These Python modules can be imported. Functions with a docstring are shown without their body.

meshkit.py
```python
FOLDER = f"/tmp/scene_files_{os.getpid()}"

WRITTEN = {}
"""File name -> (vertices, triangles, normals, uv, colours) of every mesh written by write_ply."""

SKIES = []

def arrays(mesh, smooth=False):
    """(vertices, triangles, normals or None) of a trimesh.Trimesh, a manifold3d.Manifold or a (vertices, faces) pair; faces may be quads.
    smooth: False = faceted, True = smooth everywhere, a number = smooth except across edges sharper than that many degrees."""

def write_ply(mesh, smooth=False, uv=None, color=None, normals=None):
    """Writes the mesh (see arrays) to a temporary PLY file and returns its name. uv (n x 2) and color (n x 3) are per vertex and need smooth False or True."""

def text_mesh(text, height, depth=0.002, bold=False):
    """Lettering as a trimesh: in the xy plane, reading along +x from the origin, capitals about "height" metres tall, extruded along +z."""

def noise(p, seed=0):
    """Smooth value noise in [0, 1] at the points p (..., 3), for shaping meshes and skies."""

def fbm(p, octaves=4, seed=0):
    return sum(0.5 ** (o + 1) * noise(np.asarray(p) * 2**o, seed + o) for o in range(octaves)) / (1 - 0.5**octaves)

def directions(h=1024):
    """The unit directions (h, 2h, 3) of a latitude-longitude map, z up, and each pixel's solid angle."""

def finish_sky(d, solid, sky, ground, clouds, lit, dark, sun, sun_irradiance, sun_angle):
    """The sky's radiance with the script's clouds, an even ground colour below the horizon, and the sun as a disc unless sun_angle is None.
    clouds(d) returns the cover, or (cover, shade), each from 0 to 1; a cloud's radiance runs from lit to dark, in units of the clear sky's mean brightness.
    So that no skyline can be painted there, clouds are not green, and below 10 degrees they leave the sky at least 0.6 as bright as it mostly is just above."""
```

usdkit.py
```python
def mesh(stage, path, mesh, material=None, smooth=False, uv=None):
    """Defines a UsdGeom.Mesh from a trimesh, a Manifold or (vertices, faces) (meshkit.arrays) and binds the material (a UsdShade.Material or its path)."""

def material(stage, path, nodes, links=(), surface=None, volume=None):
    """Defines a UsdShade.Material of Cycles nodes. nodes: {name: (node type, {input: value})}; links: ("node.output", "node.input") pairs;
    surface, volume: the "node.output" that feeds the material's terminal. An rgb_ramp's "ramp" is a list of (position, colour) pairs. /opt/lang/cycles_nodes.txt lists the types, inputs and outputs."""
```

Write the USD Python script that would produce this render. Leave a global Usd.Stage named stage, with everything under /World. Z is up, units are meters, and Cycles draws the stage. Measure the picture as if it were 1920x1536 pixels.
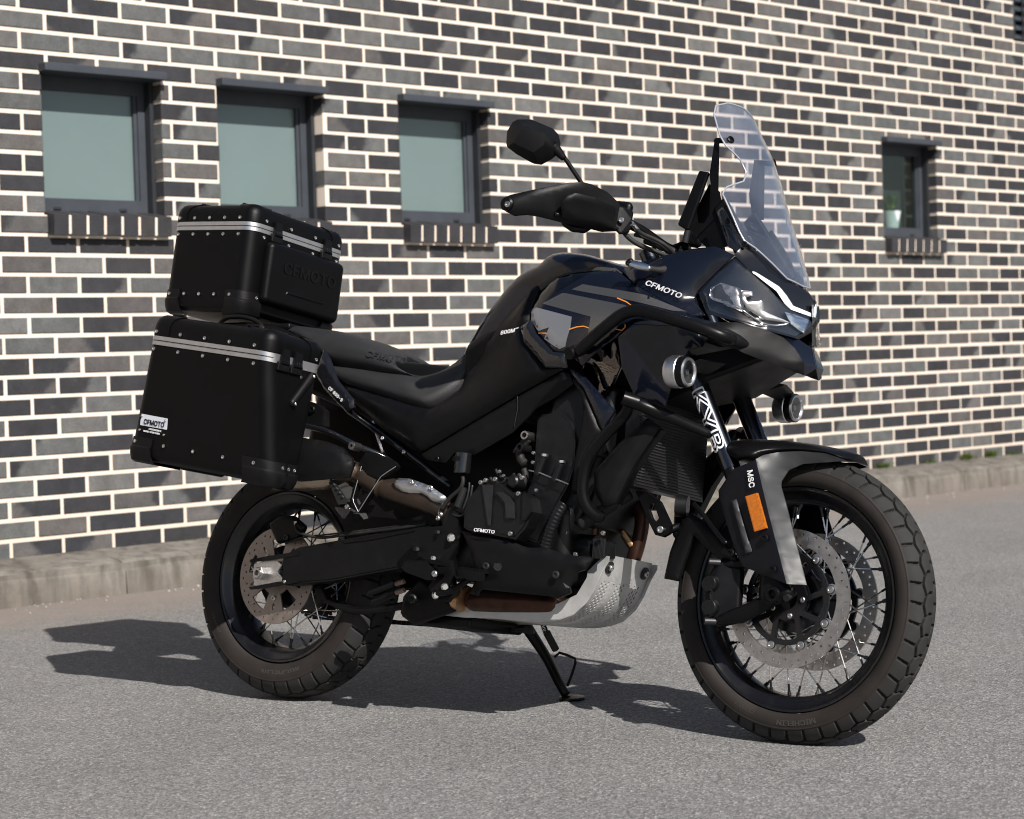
import math, numpy as np, trimesh, usdkit, meshkit, manifold3d
from shapely.geometry import Polygon, Point, LineString, box as sbox
from shapely import affinity
from shapely.ops import unary_union
from scipy.spatial import Delaunay, cKDTree
from pxr import Usd, UsdGeom, UsdLux, UsdShade, Sdf, Gf, Vt

stage = Usd.Stage.CreateInMemory()
UsdGeom.SetStageUpAxis(stage, UsdGeom.Tokens.z); UsdGeom.SetStageMetersPerUnit(stage, 1.0)
UsdGeom.Xform.Define(stage, '/World'); UsdGeom.Scope.Define(stage, '/World/Looks')

# ---------------------------------------------------------------- camera
CAM_R = np.array([[0.69858528, -0.71484483, -0.03123258], [0.04031864, -0.00425392, 0.99917782], [0.71438996, 0.69927017, -0.02584984]])  # right, up, forward
CAM_C = np.array([-4.6979666, -7.41378725, 0.91333239])
FPX, PW, PH = 4028.83, 1920, 1536
cam = UsdGeom.Camera.Define(stage, '/World/camera')
m = np.eye(4); m[0, :3] = CAM_R[0]; m[1, :3] = CAM_R[1]; m[2, :3] = -CAM_R[2]; m[3, :3] = CAM_C
cam.AddTransformOp().Set(Gf.Matrix4d(*m.ravel().tolist()))
cam.CreateHorizontalApertureAttr(36.0); cam.CreateVerticalApertureAttr(28.8); cam.CreateFocalLengthAttr(FPX / PW * 36)
cam.CreateFStopAttr(5.6); cam.CreateFocusDistanceAttr(5.35); cam.CreateClippingRangeAttr(Gf.Vec2f(0.05, 1000))
cam.CreateExposureAttr(EXPOSURE := 0.7)

# ---------------------------------------------------------------- sky and sun
SUN_AZ, SUN_EL = math.radians(198), math.radians(40)
SUN = np.array([math.sin(SUN_AZ) * math.cos(SUN_EL), math.cos(SUN_AZ) * math.cos(SUN_EL), math.sin(SUN_EL)])
dome = UsdLux.DomeLight.Define(stage, '/World/sky'); dome.CreateIntensityAttr(1.0)
sk = usdkit.material(stage, '/World/Looks/sky', {
    'sky': ('sky_texture', {'sky_type': 'single_scattering', 'sun_disc': False, 'sun_elevation': SUN_EL, 'sun_rotation': SUN_AZ, 'air_density': 1.0, 'aerosol_density': 1.5, 'ozone_density': 1.0}),
    'tc': ('texture_coordinate', {}), 'map': ('mapping', {'scale': (1.0, 1.0, 2.6)}),
    'n': ('noise_texture', {'scale': 2.3, 'detail': 6.0, 'roughness': 0.6}),
    'r': ('rgb_ramp', {'ramp': [(0.0, (0, 0, 0)), (0.60, (0, 0, 0)), (0.74, (.6, .6, .6)), (1.0, (.8, .8, .8))]}),
    'mix': ('mix_color', {'b': (3.0, 3.2, 3.6)}), 'bg': ('background_shader', {'strength': 0.05})},
    [('tc.generated', 'map.vector'), ('map.vector', 'n.vector'), ('n.fac', 'r.fac'), ('r.color', 'mix.fac'), ('sky.color', 'mix.a'), ('mix.result', 'bg.color')], surface='bg.background')
UsdShade.MaterialBindingAPI.Apply(dome.GetPrim()).Bind(sk)
dome.GetPrim().SetCustomDataByKey('kind', 'structure')
sun = UsdLux.DistantLight.Define(stage, '/World/sun')
sun.CreateIntensityAttr(1.25); sun.CreateAngleAttr(0.5); sun.CreateNormalizeAttr(True); sun.CreateColorAttr(Gf.Vec3f(1.0, 0.955, 0.90))
zx = SUN; xx = np.cross([0, 0, 1], zx); xx /= np.linalg.norm(xx); yx = np.cross(zx, xx)
sm = np.eye(4); sm[0, :3] = xx; sm[1, :3] = yx; sm[2, :3] = zx
sun.AddTransformOp().Set(Gf.Matrix4d(*sm.ravel().tolist()))

# ---------------------------------------------------------------- helpers
rng = np.random.default_rng(7)
MAT = {}
def mat(name, base=(.5, .5, .5), rough=.5, metal=0., spec=.5, coat=0., coat_rough=.05, vary=0., vscale=30., bump=0., bscale=200., extra=None, rvary=0., dust=0.):
    """A plain surface: colour and roughness broken up by noise, fine relief, and dust that lies in patches."""
    nodes = {'tc': ('texture_coordinate', {}), 'p': ('principled_bsdf', {'base_color': base, 'roughness': rough, 'metallic': metal, 'specular_ior_level': spec, 'coat_weight': coat, 'coat_roughness': coat_rough, **(extra or {})})}
    links = []
    if vary or rvary or dust:
        nodes['n'] = ('noise_texture', {'scale': vscale, 'detail': 5.0, 'roughness': .62}); links.append(('tc.object', 'n.vector'))
    if vary or dust:
        b = np.array(base)
        lo, hi = b * (1 - vary), np.minimum(b * (1 + vary), .95)
        stops = [(.3, lo), (.7, hi)]
        if dust: stops = [(.3, lo), (.55, b), (.72, b + (np.array([.20, .17, .14]) - b) * dust)]
        nodes['r'] = ('rgb_ramp', {'ramp': [(p, tuple(c)) for p, c in stops]}); links += [('n.fac', 'r.fac'), ('r.color', 'p.base_color')]
    if rvary:
        nodes['rr'] = ('map_range', {'from_min': .3, 'from_max': .7, 'to_min': max(rough - rvary, .02), 'to_max': min(rough + rvary, 1)}); links += [('n.fac', 'rr.value'), ('rr.result', 'p.roughness')]
    if bump:
        nodes['bn'] = ('noise_texture', {'scale': bscale, 'detail': 3.0}); nodes['b'] = ('bump', {'strength': min(bump, 1.), 'distance': .001 * max(1, bump)})
        links += [('tc.object', 'bn.vector'), ('bn.fac', 'b.height'), ('b.normal', 'p.normal')]
    MAT[name] = usdkit.material(stage, '/World/Looks/' + name, nodes, links, surface='p.BSDF'); return MAT[name]

COUNT = {}
def numbered(parent, name):
    k = (parent, name); n = COUNT.get(k, 0); COUNT[k] = n + 1
    return name if n == 0 else f'{name}_{n:03d}'
def tag(prim, label=None, cat=None, group=None, kind=None):
    p = prim if isinstance(prim, Usd.Prim) else prim.GetPrim()
    for k, v in (('label', label), ('category', cat), ('group', group), ('kind', kind)):
        if v: p.SetCustomDataByKey(k, v)
    return p
def thing(name, label=None, cat=None, group=None, matrix=None, kind=None):
    path = '/World/' + numbered('/World', name); x = UsdGeom.Xform.Define(stage, path)
    if matrix is not None: x.AddTransformOp().Set(Gf.Matrix4d(*np.asarray(matrix).T.ravel().tolist()))
    tag(x, label, cat, group, kind); return path
def part(parent, name, mesh, material, smooth=35, label=None, kind=None, pv=None):
    """ONE Mesh prim under parent (or under /World)."""
    path = f'{parent}/{numbered(parent, name)}'
    mats = MAT[material] if isinstance(material, str) else material
    if isinstance(mesh, list): mesh = join(mesh)
    g = usdkit.mesh(stage, path, mesh, mats, smooth=smooth)
    for k, v in (pv or {}).items():
        UsdGeom.PrimvarsAPI(g).CreatePrimvar(k, Sdf.ValueTypeNames.Float3Array, 'vertex').Set(Vt.Vec3fArray.FromNumpy(np.asarray(v, np.float32)))
    tag(g, label, kind=kind); return path

def TM(v, f): return trimesh.Trimesh(np.asarray(v, float), np.asarray(f, int), process=False)
def join(ms):
    out = []
    for x in ms:
        if hasattr(x, 'to_mesh'): v, f, _ = meshkit.arrays(x); x = TM(v, f)
        out.append(x)
    return trimesh.util.concatenate(out)
def tri(m):
    if hasattr(m, 'to_mesh'): v, f, _ = meshkit.arrays(m); return TM(v, f)
    return m
def moved(m, M=None, t=None):
    m = tri(m).copy()
    if M is not None:
        T = np.eye(4); T[:3, :3] = M; m.apply_transform(T)
    if t is not None: m.apply_translation(t)
    return m
def mirror(m):
    m = tri(m).copy(); v = m.vertices.copy(); v[:, 1] *= -1; return TM(v, m.faces[:, ::-1])
def box(lo, hi): return trimesh.creation.box(bounds=np.array([np.minimum(lo, hi), np.maximum(lo, hi)]))
def rbox(lo, hi, r, seg=8):
    """Box with rounded edges: the hull of eight spheres."""
    lo, hi = np.minimum(lo, hi).astype(float), np.maximum(lo, hi).astype(float); r = min(r, (hi - lo).min() / 2.02)
    s = manifold3d.Manifold.sphere(r, seg * 4 if seg < 4 else seg * 2)
    return manifold3d.Manifold.batch_hull([s.translate([[lo[0] + r, hi[0] - r][i], [lo[1] + r, hi[1] - r][j], [lo[2] + r, hi[2] - r][k]]) for i in (0, 1) for j in (0, 1) for k in (0, 1)])
def hull(pts): return trimesh.convex.convex_hull(np.asarray(pts, float))
def hull_s(balls, seg=12):
    """Hull of spheres (x, y, z, r)."""
    return manifold3d.Manifold.batch_hull([manifold3d.Manifold.sphere(b[3], seg).translate(list(map(float, b[:3]))) for b in balls])
def frame_to(d):
    d = np.asarray(d, float) / np.linalg.norm(d); a = np.array([0, 0, 1.]) if abs(d[2]) < .9 else np.array([1., 0, 0])
    x = np.cross(a, d); x /= np.linalg.norm(x); return np.stack([x, np.cross(d, x), d], 1)
def cyl(a, b, r, n=20, r2=None):
    a, b = np.asarray(a, float), np.asarray(b, float); F = frame_to(b - a); t = np.linspace(0, 2 * np.pi, n, endpoint=False)
    c = np.stack([np.cos(t), np.sin(t), 0 * t], 1); r2 = r if r2 is None else r2
    v = np.vstack([a + (c * r) @ F.T, b + (c * r2) @ F.T, a, b]); i = np.arange(n); j = (i + 1) % n
    f = np.vstack([np.c_[i, j, n + i], np.c_[j, n + j, n + i], np.c_[j, i, 0 * i + 2 * n], np.c_[n + i, n + j, 0 * i + 2 * n + 1]])
    return TM(v, f)
def spline(P, n=40):
    from scipy.interpolate import CubicSpline
    P = np.asarray(P, float)
    if len(P) < 3: return P[0] + (P[-1] - P[0]) * np.linspace(0, 1, n)[:, None]
    d = np.r_[0, np.cumsum(np.linalg.norm(np.diff(P, axis=0), axis=1) ** .6)]
    return CubicSpline(d, P)(np.linspace(0, d[-1], n))
def tube(P, r, n=14, smooth=0, cap=True):
    """Round tube along a path; r a number or one per point."""
    P = spline(P, smooth) if smooth else np.asarray(P, float); k = len(P); r = np.interp(np.linspace(0, 1, k), np.linspace(0, 1, np.size(r)), np.atleast_1d(r)) if np.size(r) > 1 else np.full(k, float(np.ravel(r)[0]))
    T = np.gradient(P, axis=0); T /= np.linalg.norm(T, axis=1, keepdims=True)
    x = frame_to(T[0])[:, 0]; V = []; t = np.linspace(0, 2 * np.pi, n, endpoint=False)
    for i in range(k):
        x = x - T[i] * (x @ T[i]); x /= np.linalg.norm(x); y = np.cross(T[i], x)
        V.append(P[i] + r[i] * (np.cos(t)[:, None] * x + np.sin(t)[:, None] * y))
    return rings(V, closed=True, cap=cap)
def rings(V, closed=True, cap=True):
    """Skin over a list of rings with equal counts."""
    k, n = len(V), len(V[0]); v = np.vstack(V); F = []
    for i in range(k - 1):
        a = np.arange(n if closed else n - 1); b = (a + 1) % n; o, p = i * n, (i + 1) * n
        F += [np.c_[o + a, o + b, p + a], np.c_[o + b, p + b, p + a]]
    if cap and closed:
        c0, c1 = len(v), len(v) + 1; v = np.vstack([v, V[0].mean(0), V[-1].mean(0)]); a = np.arange(n); b = (a + 1) % n
        F += [np.c_[b, a, 0 * a + c0], np.c_[(k - 1) * n + a, (k - 1) * n + b, 0 * a + c1]]
    return TM(v, np.vstack(F))
def lathe(profile, n=64, axis='y', a0=0., a1=2 * np.pi):
    """Profile (radius, along) turned round the axis; the profile may be a closed loop."""
    P = np.asarray(profile, float); full = abs(a1 - a0 - 2 * np.pi) < 1e-6; t = np.linspace(a0, a1, n, endpoint=not full)
    V = [np.stack([P[:, 0] * np.cos(a), P[:, 1], P[:, 0] * np.sin(a)], 1) for a in t]
    if full: V.append(V[0])
    m = rings(V, closed=False); m.merge_vertices()
    if axis == 'z': m = moved(m, np.array([[1, 0, 0], [0, 0, -1], [0, 1, 0.]]))
    if axis == 'x': m = moved(m, np.array([[0, 1, 0], [-1, 0, 0], [0, 0, 1.]]))
    if m.volume < 0: m.invert()
    return m
def ext(poly, y0, y1, bevel=0.0):
    """Polygon in (X, Z) made a plate between Y = y0 and y1, its edges chamfered."""
    polys = list(getattr(poly, 'geoms', [poly])); out = []
    y0, y1 = min(y0, y1), max(y0, y1)
    for p in polys:
        if p.is_empty or p.area < 1e-8: continue
        cs = manifold3d.CrossSection([np.asarray(p.exterior.coords)[:-1]] + [np.asarray(h.coords)[:-1] for h in p.interiors], manifold3d.FillRule.EvenOdd)
        if bevel:
            b = min(bevel, (y1 - y0) / 2.2); inn = cs.offset(-b, manifold3d.JoinType.Miter)
            M = cs.extrude(y1 - y0 - 2 * b).translate([0, 0, b])
            e = 1e-5
            s1 = []
            for k in range(3):
                pass
            M = M + inn.extrude(y1 - y0)
            # true chamfer by stacking thin steps
            st = 3
            for k in range(1, st):
                o = cs.offset(-b * (1 - math.sqrt(1 - (1 - k / st) ** 2)), manifold3d.JoinType.Round)
                M = M + o.extrude(y1 - y0 - 2 * b * (1 - k / st) ).translate([0, 0, b * (1 - k / st)])
        else: M = cs.extrude(y1 - y0)
        v, f, _ = meshkit.arrays(M); v = np.stack([v[:, 0], y1 - v[:, 2], v[:, 1]], 1)
        out.append(TM(v, f))
    return join(out)
def clean(poly): return poly if poly.is_valid else poly.buffer(0)
def rounded(poly, r): return clean(poly).buffer(-r).buffer(2 * r).buffer(-r)
def hexgrid(poly, h):
    x0, y0, x1, y1 = poly.bounds; g = []
    for j, y in enumerate(np.arange(y0, y1, h * .866)): g += [(x + (j % 2) * h / 2, y) for x in np.arange(x0, x1, h)]
    return np.array(g)
def sheet(poly, h):
    """Triangulates a polygon with inside points; returns points, triangles, count of rim points per loop."""
    loops = [poly.exterior] + list(poly.interiors); B = []; L = []
    for l in loops:
        n = max(8, int(l.length / h)); c = np.asarray(l.coords)[:-1]; s = np.array([l.project(Point(p)) for p in c])
        t = np.unique(np.r_[s, np.linspace(0, l.length, n, endpoint=False)]); t = t[np.r_[True, np.diff(t) > h * .25]]
        p = np.array([l.interpolate(x).coords[0] for x in t]); L.append(len(p)); B.append(p)
    B = np.vstack(B); g = hexgrid(poly, h); inn = poly.buffer(-h * .45)
    import shapely
    g = g[shapely.contains_xy(inn, g[:, 0], g[:, 1])] if len(g) and not inn.is_empty else np.zeros((0, 2))
    P = np.vstack([B, g]); T = Delaunay(P).simplices; c = P[T].mean(1)
    T = T[shapely.contains_xy(poly.buffer(1e-6), c[:, 0], c[:, 1])]
    a = P[T]; ar = np.cross(a[:, 1] - a[:, 0], a[:, 2] - a[:, 0]); T = T[np.abs(ar) > 1e-10]; ar = ar[np.abs(ar) > 1e-10]
    T = np.where(ar[:, None] < 0, T[:, ::-1], T); return P, T, L
def panel(pts, bulge=.01, wid=.03, thick=.004, h=.012, holes=(), side=-1, rnd=0.0):
    """Fairing panel from its outline (X, Y, Z): Y fills in smoothly from the rim and domes outwards (side -1: towards -Y)."""
    pts = np.asarray(pts, float); poly = clean(Polygon(pts[:, [0, 2]], [np.asarray(hh)[:, [0, 2]] for hh in holes]))
    if poly.geom_type != 'Polygon': poly = max(poly.geoms, key=lambda g: g.area)
    if rnd: poly = rounded(poly, rnd); poly = poly if poly.geom_type == 'Polygon' else max(poly.geoms, key=lambda g: g.area)
    P, T, L = sheet(poly, h); nb = sum(L)
    # rim Y: by nearest place on the traced outline
    ring = LineString(np.vstack([pts, pts[:1]])[:, [0, 2]]); s = np.r_[0, np.cumsum(np.hypot(*np.diff(np.vstack([pts, pts[:1]])[:, [0, 2]], axis=0).T))]; ys = np.r_[pts[:, 1], pts[0, 1]]
    y = np.zeros(len(P)); y[:L[0]] = [np.interp(ring.project(Point(p)), s, ys) for p in P[:L[0]]]
    # inside: harmonic fill
    import scipy.sparse as sp, scipy.sparse.linalg as sl
    E = np.vstack([T[:, [0, 1]], T[:, [1, 2]], T[:, [2, 0]]]); n = len(P)
    A = sp.coo_matrix((np.ones(len(E) * 2), (np.r_[E[:, 0], E[:, 1]], np.r_[E[:, 1], E[:, 0]])), shape=(n, n)).tocsr(); A.data[:] = 1
    Lp = sp.diags(np.asarray(A.sum(1)).ravel()) - A; fix = np.zeros(n, bool); fix[:L[0]] = True
    if (~fix).any(): y[~fix] = sl.spsolve(Lp[~fix][:, ~fix].tocsc(), -Lp[~fix][:, fix] @ y[fix])
    d = np.array([poly.exterior.distance(Point(p)) for p in P]); d = np.minimum(d / wid, 1)
    prof = np.sqrt(np.maximum(0, 1 - (1 - d) ** 2))
    yo = y + side * bulge * prof; yi = y - side * thick + side * bulge * prof
    v = np.vstack([np.stack([P[:, 0], yo, P[:, 1]], 1), np.stack([P[:, 0], yi, P[:, 1]], 1)])
    F = [T if side < 0 else T[:, ::-1], (T[:, ::-1] if side < 0 else T) + n]; o = 0
    for l in L:
        i = o + np.arange(l); j = o + (np.arange(l) + 1) % l
        q1, q2 = np.c_[i, i + n, j], np.c_[j, i + n, j + n]; F += [q1, q2] if side < 0 else [q1[:, ::-1], q2[:, ::-1]]; o += l
    m = TM(v, np.vstack(F))
    if m.volume < 0: m.invert()
    return m
def text(s, height, origin, xdir, up, depth=.0012, bold=True, stretch=1.0, slant=0.0):
    """Lettering on a surface: capitals 'height' tall, reading along xdir."""
    t = meshkit.text_mesh(s, height, depth, bold); v = t.vertices.copy(); v[:, 0] = v[:, 0] * stretch + v[:, 1] * slant
    xdir = np.asarray(xdir, float); xdir /= np.linalg.norm(xdir); up = np.asarray(up, float); up -= xdir * (up @ xdir); up /= np.linalg.norm(up); nrm = np.cross(xdir, up)
    return TM(np.asarray(origin, float) + v[:, :1] * xdir + v[:, 1:2] * up + v[:, 2:] * nrm, t.faces)
def text_len(s, height, bold=True, stretch=1.0): return np.ptp(meshkit.text_mesh(s, height, .001, bold).vertices[:, 0]) * stretch
def bolt(p, n, r=.006, h=.004, hexed=True):
    """Socket bolt: chamfered round head with a hex hole."""
    n = np.asarray(n, float) / np.linalg.norm(n); F = frame_to(n)
    P = [(r * 1.0, 0), (r, h * .7), (r * .8, h), (r * .5, h), (r * .45, h * .35), (0.0001, h * .3)]
    m = lathe(P, 14, 'z'); 
    return moved(m, F, np.asarray(p, float))
# ================================================================ the place
S, PU, Z0 = 0.0816, 0.24625, 0.18954          # course height, brick pitch, centre of the lowest course
JT = 0.0178
def nodes_mat(name, nodes, links, surf='p.BSDF'): MAT[name] = usdkit.material(stage, '/World/Looks/' + name, nodes, links, surface=surf); return MAT[name]
# bricks: dark kiln-flashed clinker, part of each face burnt to a lighter grey or brown; "burn" = (place along brick, random, random)
nodes_mat('clinker', {
    'a': ('attribute', {'attribute': 'burn'}), 'x': ('separate_xyz', {}), 'g': ('geometry', {}),
    'gp': ('separate_xyz', {}), 'n': ('noise_texture', {'scale': 14.0, 'detail': 4.0, 'roughness': .6}), 'nf': ('noise_texture', {'scale': 160.0, 'detail': 3.0}),
    'zz': ('math', {'math_type': 'multiply', 'value2': 2.2}), 'u2': ('math', {'math_type': 'add'}),
    'nn': ('math', {'math_type': 'multiply_add', 'value2': .36, 'value3': -.18}), 'u3': ('math', {'math_type': 'add'}),
    'th': ('math', {'math_type': 'multiply_add', 'value2': 3.5, 'value3': -0.66}), 'd': ('math', {'math_type': 'subtract'}),
    'ss': ('map_range', {'range_type': 'smoothstep', 'from_min': -.10, 'from_max': .10}),
    'lr': ('rgb_ramp', {'ramp': [(0, (.088, .089, .088)), (.35, (.076, .079, .079)), (.55, (.066, .061, .060)), (.75, (.086, .079, .076)), (1, (.110, .109, .107))]}),
    'dr': ('rgb_ramp', {'ramp': [(0, (.0225, .0222, .0255)), (.5, (.0260, .0250, .0275)), (.8, (.0235, .0242, .0290)), (1, (.036, .0325, .033))]}),
    'm': ('mix_color', {}), 'fv': ('map_range', {'from_min': .3, 'from_max': .7, 'to_min': .82, 'to_max': 1.18}), 'mm': ('mix_color', {'blend_type': 'multiply', 'fac': 1.0}),
    'lo': ('map_range', {'from_min': .35, 'from_max': .7, 'to_min': .8, 'to_max': 1.2}), 'mm2': ('mix_color', {'blend_type': 'multiply', 'fac': 1.0}),
    'ef': ('noise_texture', {'scale': 23.0, 'detail': 6.0, 'roughness': .7}), 'er': ('rgb_ramp', {'ramp': [(0, (0, 0, 0)), (.62, (0, 0, 0)), (.80, (.30, .30, .30)), (1, (.4, .4, .4))]}), 'em': ('mix_color', {'b': (.20, .195, .19)}), 'b': ('bump', {'strength': .55, 'distance': .0020}), 'p': ('principled_bsdf', {'roughness': .62, 'specular_ior_level': .35})},
    [('a.vector', 'x.vector'), ('g.position', 'gp.vector'), ('g.position', 'n.vector'), ('g.position', 'nf.vector'),
     ('gp.z', 'zz.value1'), ('x.x', 'u2.value1'), ('n.fac', 'nn.value1'), ('u2.value', 'u3.value1'), ('nn.value', 'u3.value2'),
     ('x.y', 'th.value1'), ('u3.value', 'd.value1'), ('th.value', 'd.value2'), ('d.value', 'ss.value'),
     ('x.z', 'lr.fac'), ('x.z', 'dr.fac'), ('ss.result', 'm.fac'), ('dr.color', 'm.a'), ('lr.color', 'm.b'),
     ('nf.fac', 'fv.value'), ('m.result', 'mm.a'), ('fv.result', 'mm.b'), ('n.fac', 'lo.value'), ('mm.result', 'mm2.a'), ('lo.result', 'mm2.b'), ('g.position', 'ef.vector'), ('ef.fac', 'er.fac'), ('er.color', 'em.fac'), ('mm2.result', 'em.a'), ('em.result', 'p.base_color'),
     ('nf.fac', 'b.height'), ('b.normal', 'p.normal')])
nodes_mat('mortar', {
    'g': ('geometry', {}), 'n': ('noise_texture', {'scale': 3.0, 'detail': 6.0, 'roughness': .65}), 'nf': ('noise_texture', {'scale': 260.0, 'detail': 2.0}),
    'sp': ('separate_xyz', {}), 'low': ('map_range', {'from_min': .15, 'from_max': .5, 'to_min': .75, 'to_max': 0.0}),
    'rn': ('noise_texture', {'scale': 7.0, 'detail': 5.0, 'roughness': .7}),
    'r': ('rgb_ramp', {'ramp': [(.25, (.57, .475, .395)), (.5, (.625, .54, .46)), (.8, (.64, .565, .49))]}),
    'rust': ('rgb_ramp', {'ramp': [(.0, (0, 0, 0)), (.61, (0, 0, 0)), (.76, (.55, .55, .55)), (1, (.8, .8, .8))]}), 'rm': ('mix_color', {'b': (.55, .36, .20)}),
    'dm': ('math', {'math_type': 'multiply'}), 'dirt': ('mix_color', {'b': (.36, .30, .24)}),
    'b': ('bump', {'strength': .4, 'distance': .001}), 'p': ('principled_bsdf', {'roughness': .9, 'specular_ior_level': .2})},
    [('g.position', 'n.vector'), ('g.position', 'nf.vector'), ('g.position', 'rn.vector'), ('g.position', 'sp.vector'), ('sp.z', 'low.value'), ('n.fac', 'r.fac'), ('rn.fac', 'rust.fac'),
     ('rust.color', 'rm.fac'), ('r.color', 'rm.a'), ('low.result', 'dm.value1'), ('nf.fac', 'dm.value2'), ('dm.value', 'dirt.fac'), ('rm.result', 'dirt.a'), ('dirt.result', 'p.base_color'),
     ('nf.fac', 'b.height'), ('b.normal', 'p.normal')])
nodes_mat('asphalt', {
    'g': ('geometry', {}), 'sp': ('separate_xyz', {}),
    'v': ('voronoi_texture', {'scale': 340.0, 'randomness': 1.0}), 'v2': ('voronoi_texture', {'scale': 170.0}), 'n': ('noise_texture', {'scale': 1.1, 'detail': 6.0, 'roughness': .6}), 'nf': ('noise_texture', {'scale': 420.0, 'detail': 3.0, 'roughness': .7}),
    'c': ('separate_color', {}), 'c2': ('separate_color', {}),
    'r': ('rgb_ramp', {'ramp': [(0, (.052, .052, .053)), (.35, (.118, .117, .117)), (.7, (.188, .185, .181)), (.9, (.30, .288, .276)), (1, (.48, .45, .42))]}),
    'avg': ('math', {'math_type': 'multiply_add', 'value2': .42}), 'h': ('math', {'math_type': 'multiply', 'value2': .58}),
    'lv': ('map_range', {'from_min': .3, 'from_max': .7, 'to_min': .86, 'to_max': 1.12}), 'm1': ('mix_color', {'blend_type': 'multiply', 'fac': 1.0}),
    'ny': ('math', {'math_type': 'multiply_add', 'value2': 1.1, 'value3': -.55}), 'yy': ('math', {'math_type': 'add'}), 'gut': ('map_range', {'range_type': 'smoothstep', 'from_min': -1.25, 'from_max': -.45, 'to_min': 0.0, 'to_max': .80}),
    'gm': ('mix_color', {'b': (.190, .162, .142)}),
    'n3': ('noise_texture', {'scale': 5.0, 'detail': 6.0, 'roughness': .7}), 'st': ('rgb_ramp', {'ramp': [(0, (.78, .78, .78)), (.35, (.95, .95, .95)), (.6, (1, 1, 1)), (1, (1.06, 1.05, 1.03))]}), 'm3': ('mix_color', {'blend_type': 'multiply', 'fac': 1.0, 'use_clamp_result': False}),
    'sn': ('noise_texture', {'scale': .55, 'detail': 5.0, 'roughness': .65}), 'sr': ('rgb_ramp', {'ramp': [(0, (0, 0, 0)), (.52, (0, 0, 0)), (.72, (.5, .5, .5)), (1, (.6, .6, .6))]}), 'sm': ('mix_color', {'blend_type': 'multiply', 'b': (.80, .72, .66)}), 'b': ('bump', {'strength': .75, 'distance': .003}), 'b2': ('bump', {'strength': .5, 'distance': .0015}), 'p': ('principled_bsdf', {'roughness': .82, 'specular_ior_level': .4})},
    [('g.position', 'v.vector'), ('g.position', 'v2.vector'), ('g.position', 'n.vector'), ('g.position', 'nf.vector'), ('g.position', 'n3.vector'), ('g.position', 'sp.vector'),
     ('v.color', 'c.color'), ('v2.color', 'c2.color'), ('c2.r', 'h.value1'), ('c.r', 'avg.value1'), ('h.value', 'avg.value3'), ('avg.value', 'r.fac'),
     ('n.fac', 'lv.value'), ('r.color', 'm1.a'), ('lv.result', 'm1.b'), ('n3.fac', 'ny.value1'), ('sp.y', 'yy.value1'), ('ny.value', 'yy.value2'), ('yy.value', 'gut.value'), ('gut.result', 'gm.fac'), ('m1.result', 'gm.a'),
     ('n3.fac', 'st.fac'), ('gm.result', 'm3.a'), ('st.color', 'm3.b'), ('g.position', 'sn.vector'), ('sn.fac', 'sr.fac'), ('sr.color', 'sm.fac'), ('m3.result', 'sm.a'), ('sm.result', 'p.base_color'), ('v2.distance', 'b.height'), ('nf.fac', 'b2.height'), ('b.normal', 'b2.normal'), ('b2.normal', 'p.normal')])
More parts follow.
